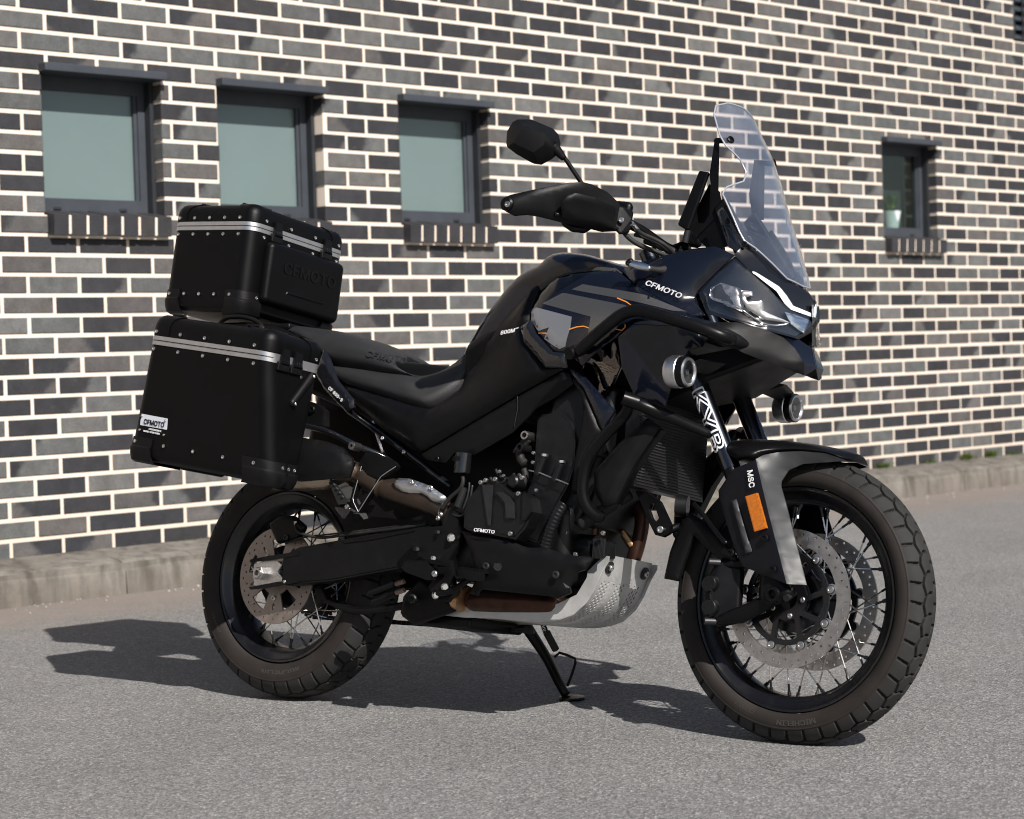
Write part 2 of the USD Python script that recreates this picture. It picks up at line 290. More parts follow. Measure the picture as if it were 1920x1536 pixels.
nodes_mat('concrete', {
    'g': ('geometry', {}), 'sp': ('separate_xyz', {}), 'n': ('noise_texture', {'scale': 4.0, 'detail': 8.0, 'roughness': .68}), 'map': ('mapping', {'scale': (9., 9., 1.6)}), 'ns': ('noise_texture', {'scale': 2.2, 'detail': 4.0}), 'nf': ('noise_texture', {'scale': 190.0, 'detail': 4.0, 'roughness': .7}),
    'r': ('rgb_ramp', {'ramp': [(.28, (.062, .054, .045)), (.45, (.128, .115, .100)), (.6, (.165, .151, .134)), (.78, (.225, .208, .19))]}), 'rs': ('rgb_ramp', {'ramp': [(.3, (.55, .54, .52)), (.55, (1, 1, 1)), (.8, (1.15, 1.12, 1.08))]}), 'm': ('mix_color', {'blend_type': 'multiply', 'fac': 1.0, 'use_clamp_result': False}),
    'lowz': ('map_range', {'from_min': 0.0, 'from_max': .1, 'to_min': .75, 'to_max': 0.0}), 'lm': ('math', {'math_type': 'multiply'}), 'dk': ('mix_color', {'b': (.12, .10, .082)}),
    'fr': ('rgb_ramp', {'ramp': [(0, (.7, .7, .7)), (.5, (1, 1, 1)), (1, (1.15, 1.15, 1.15))]}), 'm2': ('mix_color', {'blend_type': 'multiply', 'fac': 1.0, 'use_clamp_result': False}),
    'b': ('bump', {'strength': .6, 'distance': .003}), 'p': ('principled_bsdf', {'roughness': .88, 'specular_ior_level': .25})},
    [('g.position', 'n.vector'), ('g.position', 'map.vector'), ('map.vector', 'ns.vector'), ('g.position', 'nf.vector'), ('g.position', 'sp.vector'), ('n.fac', 'r.fac'), ('ns.fac', 'rs.fac'), ('r.color', 'm.a'), ('rs.color', 'm.b'),
     ('sp.z', 'lowz.value'), ('lowz.result', 'lm.value1'), ('n.fac', 'lm.value2'), ('lm.value', 'dk.fac'), ('m.result', 'dk.a'), ('nf.fac', 'fr.fac'), ('dk.result', 'm2.a'), ('fr.color', 'm2.b'), ('m2.result', 'p.base_color'), ('nf.fac', 'b.height'), ('b.normal', 'p.normal')])
mat('aluminium_grey', (.038, .043, .052), .48, 0, .3, vary=.12, vscale=9, bump=.15, bscale=300)
mat('aluminium_dark', (.016, .018, .022), .5, vary=.15, vscale=9)
mat('frosted_glass', (.112, .152, .151), .28, 0, .5, coat=.9, coat_rough=.035, vary=.06, vscale=1.6, bump=.05, bscale=3)
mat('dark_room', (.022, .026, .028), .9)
PANE_F = {'f': ('layer_weight', {'blend': .5}), 'pw': ('math', {'math_type': 'power', 'value2': 4.0}), 'ma': ('math', {'math_type': 'multiply_add', 'value2': .9, 'value3': .045, 'use_clamp': True})}
PANE_L = [('f.facing', 'pw.value1'), ('pw.value', 'ma.value1'), ('ma.value', 'm.fac')]
nodes_mat('clear_pane', {**PANE_F, 't': ('transparent_bsdf', {'color': (.80, .86, .84)}), 'g': ('glossy_bsdf', {'color': (.95, .95, .95), 'roughness': .02}), 'm': ('mix_closure', {})},
          PANE_L + [ ('t.BSDF', 'm.closure1'), ('g.BSDF', 'm.closure2')], 'm.closure')
nodes_mat('leaf', {'g': ('geometry', {}), 'n': ('noise_texture', {'scale': 25.0}), 'r': ('rgb_ramp', {'ramp': [(.2, (.05, .10, .018)), (.6, (.12, .16, .035)), (.9, (.24, .22, .06))]}), 'd': ('diffuse_bsdf', {}), 't': ('translucent_bsdf', {}), 'm': ('mix_closure', {'fac': .35})},
          [('g.position', 'n.vector'), ('n.fac', 'r.fac'), ('r.color', 'd.color'), ('r.color', 't.color'), ('d.BSDF', 'm.closure1'), ('t.BSDF', 'm.closure2')], 'm.closure')
mat('white_ceramic', (.55, .58, .60), .3)
mat('grit', (.26, .235, .21), .85, vary=.5, vscale=40)

# ---- ground: one sheet to the horizon, kerb stones, the strip of pavement along the wall
gx = np.r_[-220, -60, -20, np.arange(-12, 12.1, 2), 20, 60, 220]; gy = np.r_[-220, -60, -24, -16, np.arange(-12, 0, 2), 0, 30, 220]
GX, GY = np.meshgrid(gx, gy, indexing='ij'); nx_, ny_ = GX.shape; I = np.arange(nx_ * ny_).reshape(nx_, ny_)
gq = np.stack([I[:-1, :-1], I[1:, :-1], I[1:, 1:], I[:-1, 1:]], -1).reshape(-1, 4)
g = usdkit.mesh(stage, '/World/ground', (np.stack([GX, GY, 0 * GX], -1).reshape(-1, 3), gq), MAT['asphalt']); tag(g, 'grey worn asphalt of the car park', 'asphalt', kind='structure')
KB = thing('kerb', 'weathered concrete kerb running along the foot of the brick wall', 'kerb', kind='structure')
KP = np.array([(-.285, -.02), (-.280, .085), (-.268, .112), (-.245, .130), (-.215, .138), (-.165, .141), (-.165, -.02)])
kx = np.arange(.35 - 1.0215 * 17, 17, 1.0215)
for k, x0 in enumerate(kx):
    n = 9; xs = np.linspace(x0 + .004, x0 + 1.0175, n); V = []
    for x in xs:
        w = KP.copy(); jit = (meshkit.noise(np.c_[np.full(7, x * 3.1), np.arange(7) * .7, np.full(7, 2.)]) - .5) * .012; w[:, 0] += jit; w[1:5, 1] += jit[1:5] * .6
        V.append(np.c_[np.full(7, x), w])
    part(KB, 'kerb_stone', tri(rings(V, closed=True)), 'concrete', 50)
part(KB, 'joint_filling', box((kx[0], -.272, -.02), (17, -.17, .124)), 'concrete', False)
pv = part('/World', 'pavement', box((-17, -.164, .02), (17, .02, .1425)), 'concrete', False); p_ = stage.GetPrimAtPath(pv)
pm = UsdGeom.Mesh(p_); pts = np.array(pm.GetPointsAttr().Get()); pts[(pts[:, 2] > .1) & (pts[:, 1] > 0), 2] = .166; pm.GetPointsAttr().Set(Vt.Vec3fArray.FromNumpy(pts.astype(np.float32)))
tag(p_, 'narrow strip of old concrete between kerb and brick wall', 'pavement', kind='structure')

# ---- the building: bricks, mortar behind them, windows
OPEN = [(.217, .81, 1.536, 2.110), (1.112, 1.705, 1.536, 2.110), (2.177, 2.768, 1.536, 2.110), (6.11, 6.688, 1.536, 2.110), (7.637, 8.4, 2.842, 3.41)]
SILL = [(.226, .808), (1.119, 1.702), (2.185, 2.766), (6.120, 6.715)]
XW, TOPROW = 15.0, -36
BLD = thing('brick_building', 'building faced in dark clinker bricks with cream mortar and small grey windows', 'building')
DEP, PROUD = .075, .0045
def cutouts(z):  # spans of x that are open at height z (openings and soldier sills)
    c = [(a, b) for a, b, lo, hi in OPEN if lo - .001 < z < hi]
    if 1.44 < z < 1.54: c += SILL
    return c
bricks = []
for v in range(16, TOPROW, -1):
    z = Z0 + (16 - v) * S; off = 0 if v % 2 == 0 else .5
    for k in range(int(-XW / PU), int(XW / PU)):
        x0, x1 = (k + off) * PU + JT / 2, (k + 1 + off) * PU - JT / 2; spans = [(x0, x1)]
        for a, b in cutouts(z):
            nxt = []
            for s0, s1 in spans:
                if b <= s0 or a >= s1: nxt.append((s0, s1))
                else:
                    if a - s0 > .012: nxt.append((s0, a))
                    if s1 - b > .012: nxt.append((b, s1))
            spans = nxt
        for s0, s1 in spans: bricks.append((s0, s1, z, x0, x1))
def brick_mesh(b):
    s0, s1, z, x0, x1 = b; j = rng.normal(0, .0009, 4); h = .0640 / 2; c = .0022
    y = -PROUD + rng.normal(0, .0006)
    a0, a1, z0, z1 = s0 + j[0], s1 + j[1], z - h + j[2], z + h + j[3]
    v = [(a0 + c, y, z0 + c), (a1 - c, y, z0 + c), (a1 - c, y, z1 - c), (a0 + c, y, z1 - c), (a0, y + c, z0), (a1, y + c, z0), (a1, y + c, z1), (a0, y + c, z1), (a0, DEP, z0), (a1, DEP, z0), (a1, DEP, z1), (a0, DEP, z1)]
    f = [(0, 1, 2, 3)] + [(i + 4, (i + 1) % 4 + 4, (i + 1) % 4, i) for i in range(4)] + [(i + 8, (i + 1) % 4 + 8, (i + 1) % 4 + 4, i + 4) for i in range(4)]
    v = np.array(v); r1, r2 = rng.random(2); u = (v[:, 0] - x0) / (x1 - x0); 
    if rng.random() < .22: u = 1 - u
    zl = (v[:, 2] - z) / .065
    burn = np.stack([u - (.16 + .14 * r2) * zl, np.full(12, r1), np.full(12, r2)], 1)
    f = np.array(f); f = np.vstack([f[:, [0, 1, 2]], f[:, [0, 2, 3]]])
    return v, f, burn
def size_seen(b):
    c = np.array([(b[0] + b[1]) / 2, 0, b[2]]) - CAM_C; q = CAM_R @ c; px, py = FPX * q[0] / q[2], FPX * q[1] / q[2]
    return (b[1] - b[0]) / q[2] ** 2 if abs(px) < 960 and abs(py) < 768 else 0
# bricks hidden behind the motorcycle count last
BIKEBOX = [(330, 380, 640, 900), (240, 600, 600, 900), (620, 690, 1530, 1000), (1040, 500, 1520, 1000), (400, 880, 720, 1100), (960, 230, 1180, 430), (1300, 200, 1500, 500)]
def rank(b):
    s = size_seen(b)
    if s > 0:
        q = CAM_R @ (np.array([(b[0] + b[1]) / 2, 0, b[2]]) - CAM_C); px, py = 960 + FPX * q[0] / q[2], 768 - FPX * q[1] / q[2]
        if any(a <= px <= c and bb <= py <= d for a, bb, c, d in BIKEBOX): s *= .01
    return s
order = sorted(range(len(bricks)), key=lambda i: -rank(bricks[i])); first = set(order[:300]); rest = []
MORTAR_Y = 0.0
for i in range(len(bricks)):
    v, f, bu = brick_mesh(bricks[i])
    if i in first: part(BLD, 'brick', TM(v, f), 'clinker', False, pv={'burn': bu})
    else: rest.append((v, f, bu))
off = np.cumsum([0] + [len(r[0]) for r in rest])
part(BLD, 'brickwork', TM(np.vstack([r[0] for r in rest]), np.vstack([r[1] + o for r, o in zip(rest, off)])), 'clinker', False, kind='stuff', pv={'burn': np.vstack([r[2] for r in rest])})
# mortar body: wall plate with the openings cut out, its face just behind the bricks'
wp = sbox(-XW, .02, XW, Z0 + (16 - TOPROW - .5) * S)
for a, b, lo, hi in OPEN: wp = wp.difference(sbox(a - .0045, lo - .002, b + .0045, hi + .03))
for (a, b) in SILL: wp = wp.difference(sbox(a - .001, 1.44, b + .001, 1.55))
part(BLD, 'mortar', ext(wp, MORTAR_Y, .24), 'mortar', False)
part(BLD, 'wall_core', box((-XW, .26, .02), (XW, .3, Z0 + (16 - TOPROW - .5) * S)), 'dark_room', False)
part(BLD, 'coping', box((-XW, -.03, Z0 + (16 - TOPROW - .5) * S), (XW, .3, Z0 + (16 - TOPROW - .5) * S + .06)), 'aluminium_grey', False)
for wi, (a, b, lo, hi) in enumerate(OPEN):
    w = part(BLD, 'window', [box((a, .090, lo + .018), (a + .050, .135, hi)), box((b - .055, .090, lo + .018), (b, .135, hi)), box((a + .050, .090, lo + .018), (b - .055, .135, lo + .075)), box((a + .050, .090, hi - .055), (b - .055, .135, hi + .03)),
                             box((b - .072, .098, lo + .075), (b - .055, .13, hi - .055)), box((a + .050, .098, lo + .075), (a + .062, .13, hi - .055))], 'aluminium_grey', False)
    part(w, 'casing', [box((b - .020, .052, lo + .012), (b - .001, .0895, hi))], 'aluminium_dark', False)
    part(w, 'casing', box((a + .001, .052, lo + .012), (a + .014, .0895, hi)), 'aluminium_dark', False)
    glass = wi in (3, 4)
    part(w, 'pane', box((a + .050, .112, lo + .07), (b - .055, .118 if not glass else .1135, hi - .05)), 'clear_pane' if glass else 'frosted_glass', False)
    if wi < 4:
        part(w, 'lintel', rbox((a - .008, -.052, hi + .001), (b + .004, .11, hi + .034), .0035, 4), 'aluminium_grey', 30)
        for k in (.17, .72): part(w, 'drain_cap', rbox((a + k * (b - a), .084, lo + .028), (a + k * (b - a) + .035, .092, lo + .040), .002, 3), 'aluminium_dark', 30)
        s0, s1 = SILL[wi]; nb = 7; pitch = (s1 - s0 + .016) / nb; M_ = []
        for k in range(nb):
            x0 = s0 + k * pitch; x1 = x0 + pitch - .016; dz = rng.normal(0, .001)
            v = np.array([(x, y, z + dz) for x in (x0, x1) for y, z in ((-.048, 1.452), (-.052, 1.534), (.088, 1.560), (.088, 1.452))])
            hh = hull(v); vv, ff = hh.vertices, hh.faces; r1, r2 = .1 + .3 * rng.random(), rng.random()
            part(w, 'sill_brick', TM(vv, ff), 'clinker', False, pv={'burn': np.stack([.1 + .15 * np.random.default_rng(k).random(len(vv)), np.full(len(vv), .6 + .3 * r1), np.full(len(vv), r2)], 1)})
            if k: M_.append(hull([(x, y, z) for x in (x0 - .0165, x0 + .0005) for y, z in ((-.043, 1.456), (-.046, 1.531), (.087, 1.556), (.087, 1.456))]))
        M_.append(box((s0 + .004, -.030, 1.441), (s1 - .004, .05, 1.4525)))
        part(w, 'sill_mortar', M_, 'mortar', False)
    if glass:
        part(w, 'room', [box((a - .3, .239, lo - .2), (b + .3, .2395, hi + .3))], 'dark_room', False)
    if wi == 4:
        for k in range(9):
            z = lo + .02 + k * .062; part(w, 'slat', hull([(x, y, z + dz) for x in (a + .02, b - .02) for y, dz in ((.012, .0), (.012, .008), (.05, .03), (.05, .038))]), 'aluminium_grey', False)
        for x in np.arange(a + .015, b, .11): part(w, 'bar', box((x, .004, lo + .01), (x + .012, .0115, hi)), 'aluminium_dark', False)
# plant on the inner sill of the far window
PL = thing('potted_plant', 'green plant in a white pot behind the lone dark window right of the windscreen', 'plant')
px0, pz0 = 6.43, 1.606
part(PL, 'pot', lathe([(.0001, 0), (.045, 0), (.062, .11), (.056, .112), (.05, .09), (.0001, .09)], 20, 'z').apply_translation((px0, .165, pz0)), 'white_ceramic', 40)
def blade(p, d, L, w, droop, up=(0, 0, 1)):
    p, d = np.array(p, float), np.array(d, float); d /= np.linalg.norm(d); s = np.cross(d, up); s /= np.linalg.norm(s) + 1e-9; V = []; 
    for k, t in enumerate((0, .3, .65, 1)):
        c = p + d * L * t + np.array([0, 0, -droop * L * t * t]); ww = w * (1 - t) * (1 if t else .6) + .0004; V += [c - s * ww, c + s * ww]
    f = [(0, 1, 3), (0, 3, 2), (2, 3, 5), (2, 5, 4), (4, 5, 7), (4, 7, 6)]
    return TM(V, f)
lv = []
for k in range(22):
    a = rng.uniform(0, 6.28); lv.append(blade((px0 + rng.normal(0, .045), .165, pz0 + .09 + rng.uniform(0, .1)), (math.cos(a), .25 * math.sin(a), rng.uniform(.3, 1.6)), rng.uniform(.06, .12), .014, .4))
part(PL, 'leaf_cluster', lv, 'leaf', False)
# weeds that grow at the foot of the wall
WEED = [(6.02, 'tallest weed tuft right of the motorcycle, at the foot of the wall', .075, 22), (6.50, 'sparse thin weed at the wall foot beside the upright front tyre', .045, 8), (6.93, 'bushy yellow-green grass tuft at the wall foot, left of the far right pair', .075, 30), (7.20, 'bushy yellow-green grass tuft at the wall foot, right of the far right pair', .085, 30), (7.47, 'low grass fringe at the wall foot by the right edge of the picture', .03, 22), (1.03, 'tiny green weed at the wall foot left of the rear wheel', .022, 10), (.87, 'tiny green sprig at the wall foot further left of the rear wheel', .016, 7), (5.55, 'small weed at the wall foot just above the front tyre', .05, 12)]
for x, lab, h, n in WEED:
    b = []
    for k in range(n * 3):
        a = rng.uniform(0, 6.28); b.append(blade((x + rng.normal(0, .035), -.008 - rng.uniform(0, .018), .162), (math.cos(a) * .6, math.sin(a) * .25 - .12, rng.uniform(.5, 1.3)), h * rng.uniform(.5, 1.1), .0032, .35))
    q_ = part('/World', 'weed', b, 'leaf', False); tag(stage.GetPrimAtPath(q_), lab, 'weed')
# grit swept along the kerb
gr = []
ico = trimesh.creation.icosphere(0, 1.0)
for k in range(420):
    x = rng.uniform(-1.5, 8.5); y = -.29 - rng.exponential(.09); r = rng.uniform(.0015, .006); v = ico.vertices * r * rng.uniform(.6, 1.3, 3); gr.append(TM(v + (x, y, r * .5), ico.faces))
q_ = part('/World', 'grit', gr, 'grit', False, kind='stuff'); tag(stage.GetPrimAtPath(q_), 'loose grit and small stones swept along the kerb', 'grit')
# ================================================================ materials of the motorcycle
mat("black_matte", (.0032, .0032, .0036), .46, 0, .18, vary=.15, vscale=12, rvary=.08, bump=.35, bscale=900, dust=.012)
mat("black_satin", (.0026, .0026, .003), .36, 0, .18, vary=.15, vscale=14, rvary=.08, bump=.12, bscale=700)
mat("black_case", (.0018, .0018, .0021), .40, 0, .13, vary=.12, vscale=10, rvary=.06, bump=.25, bscale=1400)
mat('gloss_black', (.006, .0062, .0075), .10, 0, .5, coat=.6, coat_rough=.03, rvary=.03, vscale=6)
mat('gloss_navy', (.0030, .0038, .0080), .16, 0, .35, coat=.45, coat_rough=.04, rvary=.03, vscale=6)
mat('piano_black', (.15, .135, .125), .05, 1.0)
mat('fork_black', (.085, .09, .105), .20, 1.0, vary=.05, vscale=40)
mat('navy_satin', (.0035, .0038, .0062), .42, 0, .22, rvary=.05, vscale=9)
mat('decal_grey', (.042, .042, .043), .18, 0, .5, coat=.6, coat_rough=.05)
mat('decal_light', (.115, .12, .132), .2, 0, .5, coat=.6, coat_rough=.05)
mat('decal_orange', (.55, .20, .03), .3)
mat('white_print', (.62, .62, .64), .4)
mat("seat_vinyl", (.0125, .0125, .0132), .50, 0, .45, vary=.2, vscale=30, bump=1.0, bscale=650)
mat('seat_ribbed', (.02, .02, .021), .7, bump=.6, bscale=400)
mat('rubber', (.008, .008, .0078), .66, 0, .35, vary=.25, vscale=18, rvary=.1, bump=.25, bscale=500, dust=.10)
nodes_mat('tyre_rubber', {'a': ('attribute', {'attribute': 'dirt'}), 'x': ('separate_xyz', {}), 'tc': ('texture_coordinate', {}), 'n': ('noise_texture', {'scale': 14.0, 'detail': 6.0, 'roughness': .65}), 'nf': ('noise_texture', {'scale': 420.0, 'detail': 3.0}),
    'r': ('rgb_ramp', {'ramp': [(.3, (.0125, .0122, .012)), (.55, (.018, .0175, .017)), (.75, (.030, .027, .0245))]}), 'rb': ('rgb_ramp', {'ramp': [(.3, (.0118, .0096, .0085)), (.6, (.0190, .0152, .0133)), (.8, (.034, .0275, .024))]}), 'm': ('mix_color', {}),
    'b': ('bump', {'strength': .3, 'distance': .001}), 'p': ('principled_bsdf', {'roughness': .74, 'specular_ior_level': .25})},
    [('a.vector', 'x.vector'), ('tc.object', 'n.vector'), ('tc.object', 'nf.vector'), ('n.fac', 'r.fac'), ('n.fac', 'rb.fac'), ('x.x', 'm.fac'), ('r.color', 'm.a'), ('rb.color', 'm.b'), ('m.result', 'p.base_color'), ('nf.fac', 'b.height'), ('b.normal', 'p.normal')])
mat('tyre_print', (.030, .028, .027), .6)
mat('plate_silver', (.50, .52, .58), .35, 0, .5)
mat('dark_facet', (.009, .009, .0097), .42, 0, .25)
mat('pipe_dark', (.060, .043, .033), .38, .8, vary=.35, vscale=9, rvary=.1)
mat('rim_black', (.004, .004, .005), .27, 0, .5, rvary=.06, vscale=15, dust=.02)
mat("engine_black", (.0034, .0036, .0042), .36, .0, .34, vary=.2, vscale=25, rvary=.1, bump=.3, bscale=500)
mat('engine_grey', (.028, .028, .03), .45, .6, .5, vary=.2, vscale=25, bump=.3, bscale=500)
mat('steel', (.42, .41, .40), .30, 1.0, vary=.15, vscale=40, rvary=.1)
mat('bolt_steel', (.50, .49, .48), .32, 1.0, vary=.1, vscale=90)
mat('spoke_steel', (.60, .59, .58), .22, 1.0)
mat('disc_steel', (.46, .43, .41), .42, 1.0, vary=.12, vscale=60, rvary=.08, bump=.15, bscale=900)
mat('disc_rear', (.30, .255, .228), .5, .9, vary=.12, vscale=60, rvary=.08)
mat('aluminium_bare', (.56, .56, .56), .36, 1.0, vary=.12, vscale=16, rvary=.1, bump=.12, bscale=900)
mat('silver_band', (.50, .50, .51), .38, .9, vary=.08, vscale=30)
mat('skid_alu', (.50, .50, .495), .46, .55, vary=.14, vscale=14, rvary=.08, bump=.2, bscale=700)
mat('grey_facet', (.026, .027, .029), .45, .0, .35)
mat('exhaust_copper', (.066, .033, .024), .40, .85, vary=.45, vscale=11, rvary=.12, bump=.15, bscale=300)
mat('exhaust_steel', (.34, .275, .215), .34, .95, vary=.3, vscale=9, rvary=.1)
mat('brass', (.45, .27, .14), .4, .9, vary=.3, vscale=60)
mat('spring_brown', (.30, .21, .17), .4, .8)
mat('amber', (.42, .115, .006), .18, 0, .5, coat=.5, vary=.25, vscale=220, extra={'transmission_weight': .15})
mat('chrome', (.72, .73, .75), .10, 1.0)
mat('lens_dark', (.02, .022, .026), .06, 0, .6, coat=1.0, coat_rough=.02)
mat('lamp_white', (.72, .74, .78), .25, 0, .5, coat=.4)
def clear(name, tint, rough, bump, base=.045):
    nodes_mat(name, {**PANE_F, 'ma': ('math', {'math_type': 'multiply_add', 'value2': .9, 'value3': base, 'use_clamp': True}), 't': ('transparent_bsdf', {'color': tint}), 'g': ('glossy_bsdf', {'color': (1, 1, 1), 'roughness': rough}), 'm': ('mix_closure', {}),
                     'tc': ('texture_coordinate', {}), 'n': ('noise_texture', {'scale': 5.0, 'detail': 2.0}), 'b': ('bump', {'strength': bump, 'distance': .02})},
              PANE_L + [('tc.object', 'n.vector'), ('n.fac', 'b.height'), ('b.normal', 'g.normal'), ('t.BSDF', 'm.closure1'), ('g.BSDF', 'm.closure2')], 'm.closure')
clear('clear_plastic', (.95, .96, .98), .02, .2)
nodes_mat('screen_plastic', {**PANE_F, 'ma': ('math', {'math_type': 'multiply_add', 'value2': .9, 'value3': .14, 'use_clamp': True}), 't': ('transparent_bsdf', {'color': (.90, .92, .965)}), 'g': ('glossy_bsdf', {'color': (1, 1, 1), 'roughness': .035}), 'm': ('mix_closure', {}),
    'd': ('diffuse_bsdf', {'color': (.55, .58, .66)}), 'm2': ('mix_closure', {}), 'tc': ('texture_coordinate', {}), 'n': ('noise_texture', {'scale': 6.0, 'detail': 3.0}), 'b': ('bump', {'strength': .5, 'distance': .02}), 'hz': ('map_range', {'from_min': .3, 'from_max': .75, 'to_min': .012, 'to_max': .06})},
    PANE_L + [('tc.object', 'n.vector'), ('n.fac', 'b.height'), ('b.normal', 'g.normal'), ('t.BSDF', 'm.closure1'), ('g.BSDF', 'm.closure2'), ('n.fac', 'hz.value'), ('hz.result', 'm2.fac'), ('m.closure', 'm2.closure1'), ('d.BSDF', 'm2.closure2')], 'm2.closure')
mat('screen_rim', (.45, .47, .52), .15, 0, .5, extra={'transmission_weight': .5})

# ================================================================ motorcycle: frame of reference
# X forward, Y left, Z up in the leaning bike's own plane; origin at the rear tyre's contact
BR = np.array([[0.16133836720878203, 0.9682017836096272, 0.19119424018924003], [-0.9868856561463308, 0.15929262480706688, 0.026125875577690787], [-0.005160713035053424, -0.19290195928816178, 0.981204464494408]])
BO = np.array([-0.9997983150590414, -2.910108238092677, 0.0013191346388928271])
BM = np.eye(4); BM[:3, :3] = BR; BM[:3, 3] = BO
CB = (CAM_C - BO) @ BR
def T(px, py, Y):
    """Measured point of the bike: where the sight line meets the lengthwise plane Y."""
    d = np.array([(px - PW / 2) / FPX, -(py - PH / 2) / FPX, 1.]) @ CAM_R @ BR
    return CB + d * (Y - CB[1]) / d[1]
def TX(px, py, X):
    d = np.array([(px - PW / 2) / FPX, -(py - PH / 2) / FPX, 1.]) @ CAM_R @ BR
    return CB + d * (X - CB[0]) / d[0]
def TP(pts, Y=None): return np.array([T(p[0], p[1], p[2] if len(p) > 2 else Y) for p in pts])
def poly(pts, Y): return clean(Polygon(TP(pts, Y)[:, [0, 2]]))
BK = thing('motorcycle', 'black adventure motorcycle with clear screen, spoked wheels and silver skid plate', 'motorcycle', matrix=BM)
def both(name, m, material, parent=None, smooth=35, label=None):
    part(parent or BK, name, m, material, smooth, label); part(parent or BK, name, mirror(m), material, smooth)
def loft_over(edge, crown, k=17, pw=.75, both_sides=True):
    edge, crown = np.asarray(edge, float), np.asarray(crown, float); V = []
    n = 36
    def res(P):
        s = np.r_[0, np.cumsum(np.linalg.norm(np.diff(P, axis=0), axis=1))]; from scipy.interpolate import PchipInterpolator
        return PchipInterpolator(s / s[-1], P)(np.linspace(0, 1, n))
    E, C = res(edge), res(crown)
    for e, c in zip(E, C):
        ph = np.linspace(0, np.pi, k); cs, sn = np.cos(ph), np.sin(ph)
        y = e[1] * np.sign(cs) * np.abs(cs) ** pw; w = np.abs(sn) ** pw
        V.append(np.stack([e[0] + (c[0] - e[0]) * w, y, e[2] + (c[2] - e[2]) * w], 1))
    m = rings(V, closed=True, cap=True)
    if m.volume < 0: m.invert()
    return m

# ---------------------------------------------------------------- wheels
def tyre(R, prof, N, half, row):
    """Tyre as one skin; grooves between the tread blocks are pressed in. prof: (radius, y) from crown to bead on one side."""
    from scipy.interpolate import PchipInterpolator, CubicSpline
    P = np.asarray(prof, float); P = np.vstack([P[::-1] * [1, -1], P[1:]])
    s = np.r_[0, np.cumsum(np.linalg.norm(np.diff(P, axis=0), axis=1))]; s -= s[-1] / 2
    f = CubicSpline(s, P); ns = 200; sv = np.linspace(s[0], s[-1], ns)
    C = f(sv); D = f(sv, 1); nr = np.stack([D[:, 1], -D[:, 0]], 1); nr /= np.linalg.norm(nr, axis=1, keepdims=True)
    if nr[ns // 2, 0] < 0: nr = -nr
    nt = N * 32; th = np.linspace(0, 2 * np.pi, nt, endpoint=False)
    A, Sg = np.meshgrid(th, sv, indexing='ij'); p = A * N / (2 * np.pi); L = 2 * np.pi * R / N
    a = np.abs(Sg); sg = np.sign(Sg)
    tri_ = lambda x: np.abs((x % 1) - .5) * 2
    def line(x, w): return np.clip(1 - (np.abs((x + .5) % 1 - .5) * L - w / 2) / .0011, 0, 1)   # 1 inside the groove
    side = np.where(Sg > 0, .5, 0.)
    zig = row + .0035 * (tri_(p + side) * 2 - 1)
    long_ = np.clip(1 - (np.abs(a - zig) - .0019) / .0011, 0, 1)
    sh = line(p + side - (a - row) * 4.0, .0052) * (a > row)
    ce = line(p + side + .5 - (row - a) * 9.0 + .16 * tri_(a / row * 1.0), .0040) * (a <= row)
    mid = np.clip(1 - (np.abs(Sg - .003 * (tri_(p) * 2 - 1)) - .0008) / .001, 0, 1) * .55
    g = np.maximum.reduce([long_, sh, ce, mid]); g *= np.clip((half - a) / .004 + 1, 0, 1)
    depth = .0078 * g * np.where(a > half - .012, .75, 1)
    # shoulder edge step, sidewall rib
    depth += -.0012 * np.exp(-((a - (half + .0065)) / .0016) ** 2)
    rr = C[None, :, 0] - depth * nr[None, :, 0]; yy = C[None, :, 1] - depth * nr[None, :, 1]
    V = np.stack([rr * np.cos(A), yy, rr * np.sin(A)], -1).reshape(-1, 3)
    I = np.arange(nt * ns).reshape(nt, ns); J = np.roll(I, -1, axis=0)
    F = np.vstack([np.stack([I[:, :-1], I[:, 1:], J[:, 1:]], -1).reshape(-1, 3), np.stack([I[:, :-1], J[:, 1:], J[:, :-1]], -1).reshape(-1, 3)])
    m = TM(V, F); c = V[F[0]]; nrm = np.cross(c[1] - c[0], c[2] - c[0])
    if nrm @ (c.mean(0) * [1, 0, 1]) < 0 and C[0, 0] > 0:
        pass
    t0 = len(F) // 4
    mid_f = F[(ns // 2):(ns // 2) + 1]; c = V[mid_f[0]]; 
    if np.cross(c[1] - c[0], c[2] - c[0]) @ (c.mean(0) * [1, 0, 1]) < 0: m = TM(V, F[:, ::-1])
    dirt = np.clip((a - half) / .006, 0, 1).reshape(-1); return m, np.stack([dirt, dirt, dirt], 1)
def ring_text(s, h, R, y, a_mid, stretch=1.3, depth=.0007, flip=False, cone=0.0):
    """Lettering moulded round a tyre's right-hand side wall, feet towards the hub, centred at angle a_mid."""
    t = meshkit.text_mesh(s, h, depth, True); v = t.vertices.copy(); v[:, 0] *= stretch; v[:, 0] -= np.ptp(v[:, 0]) / 2
    # seen from -Y, +X is right: angle falls as text runs when it stands on the rim top
    ang = a_mid - v[:, 0] / R if not flip else a_mid + v[:, 0] / R
    rad = R + (v[:, 1] if not flip else h - v[:, 1])
    out = np.stack([rad * np.cos(ang), y - v[:, 2] + cone * (rad - R), rad * np.sin(ang)], 1); m = TM(out, t.faces)
    if m.volume < 0: m.invert()
    return m
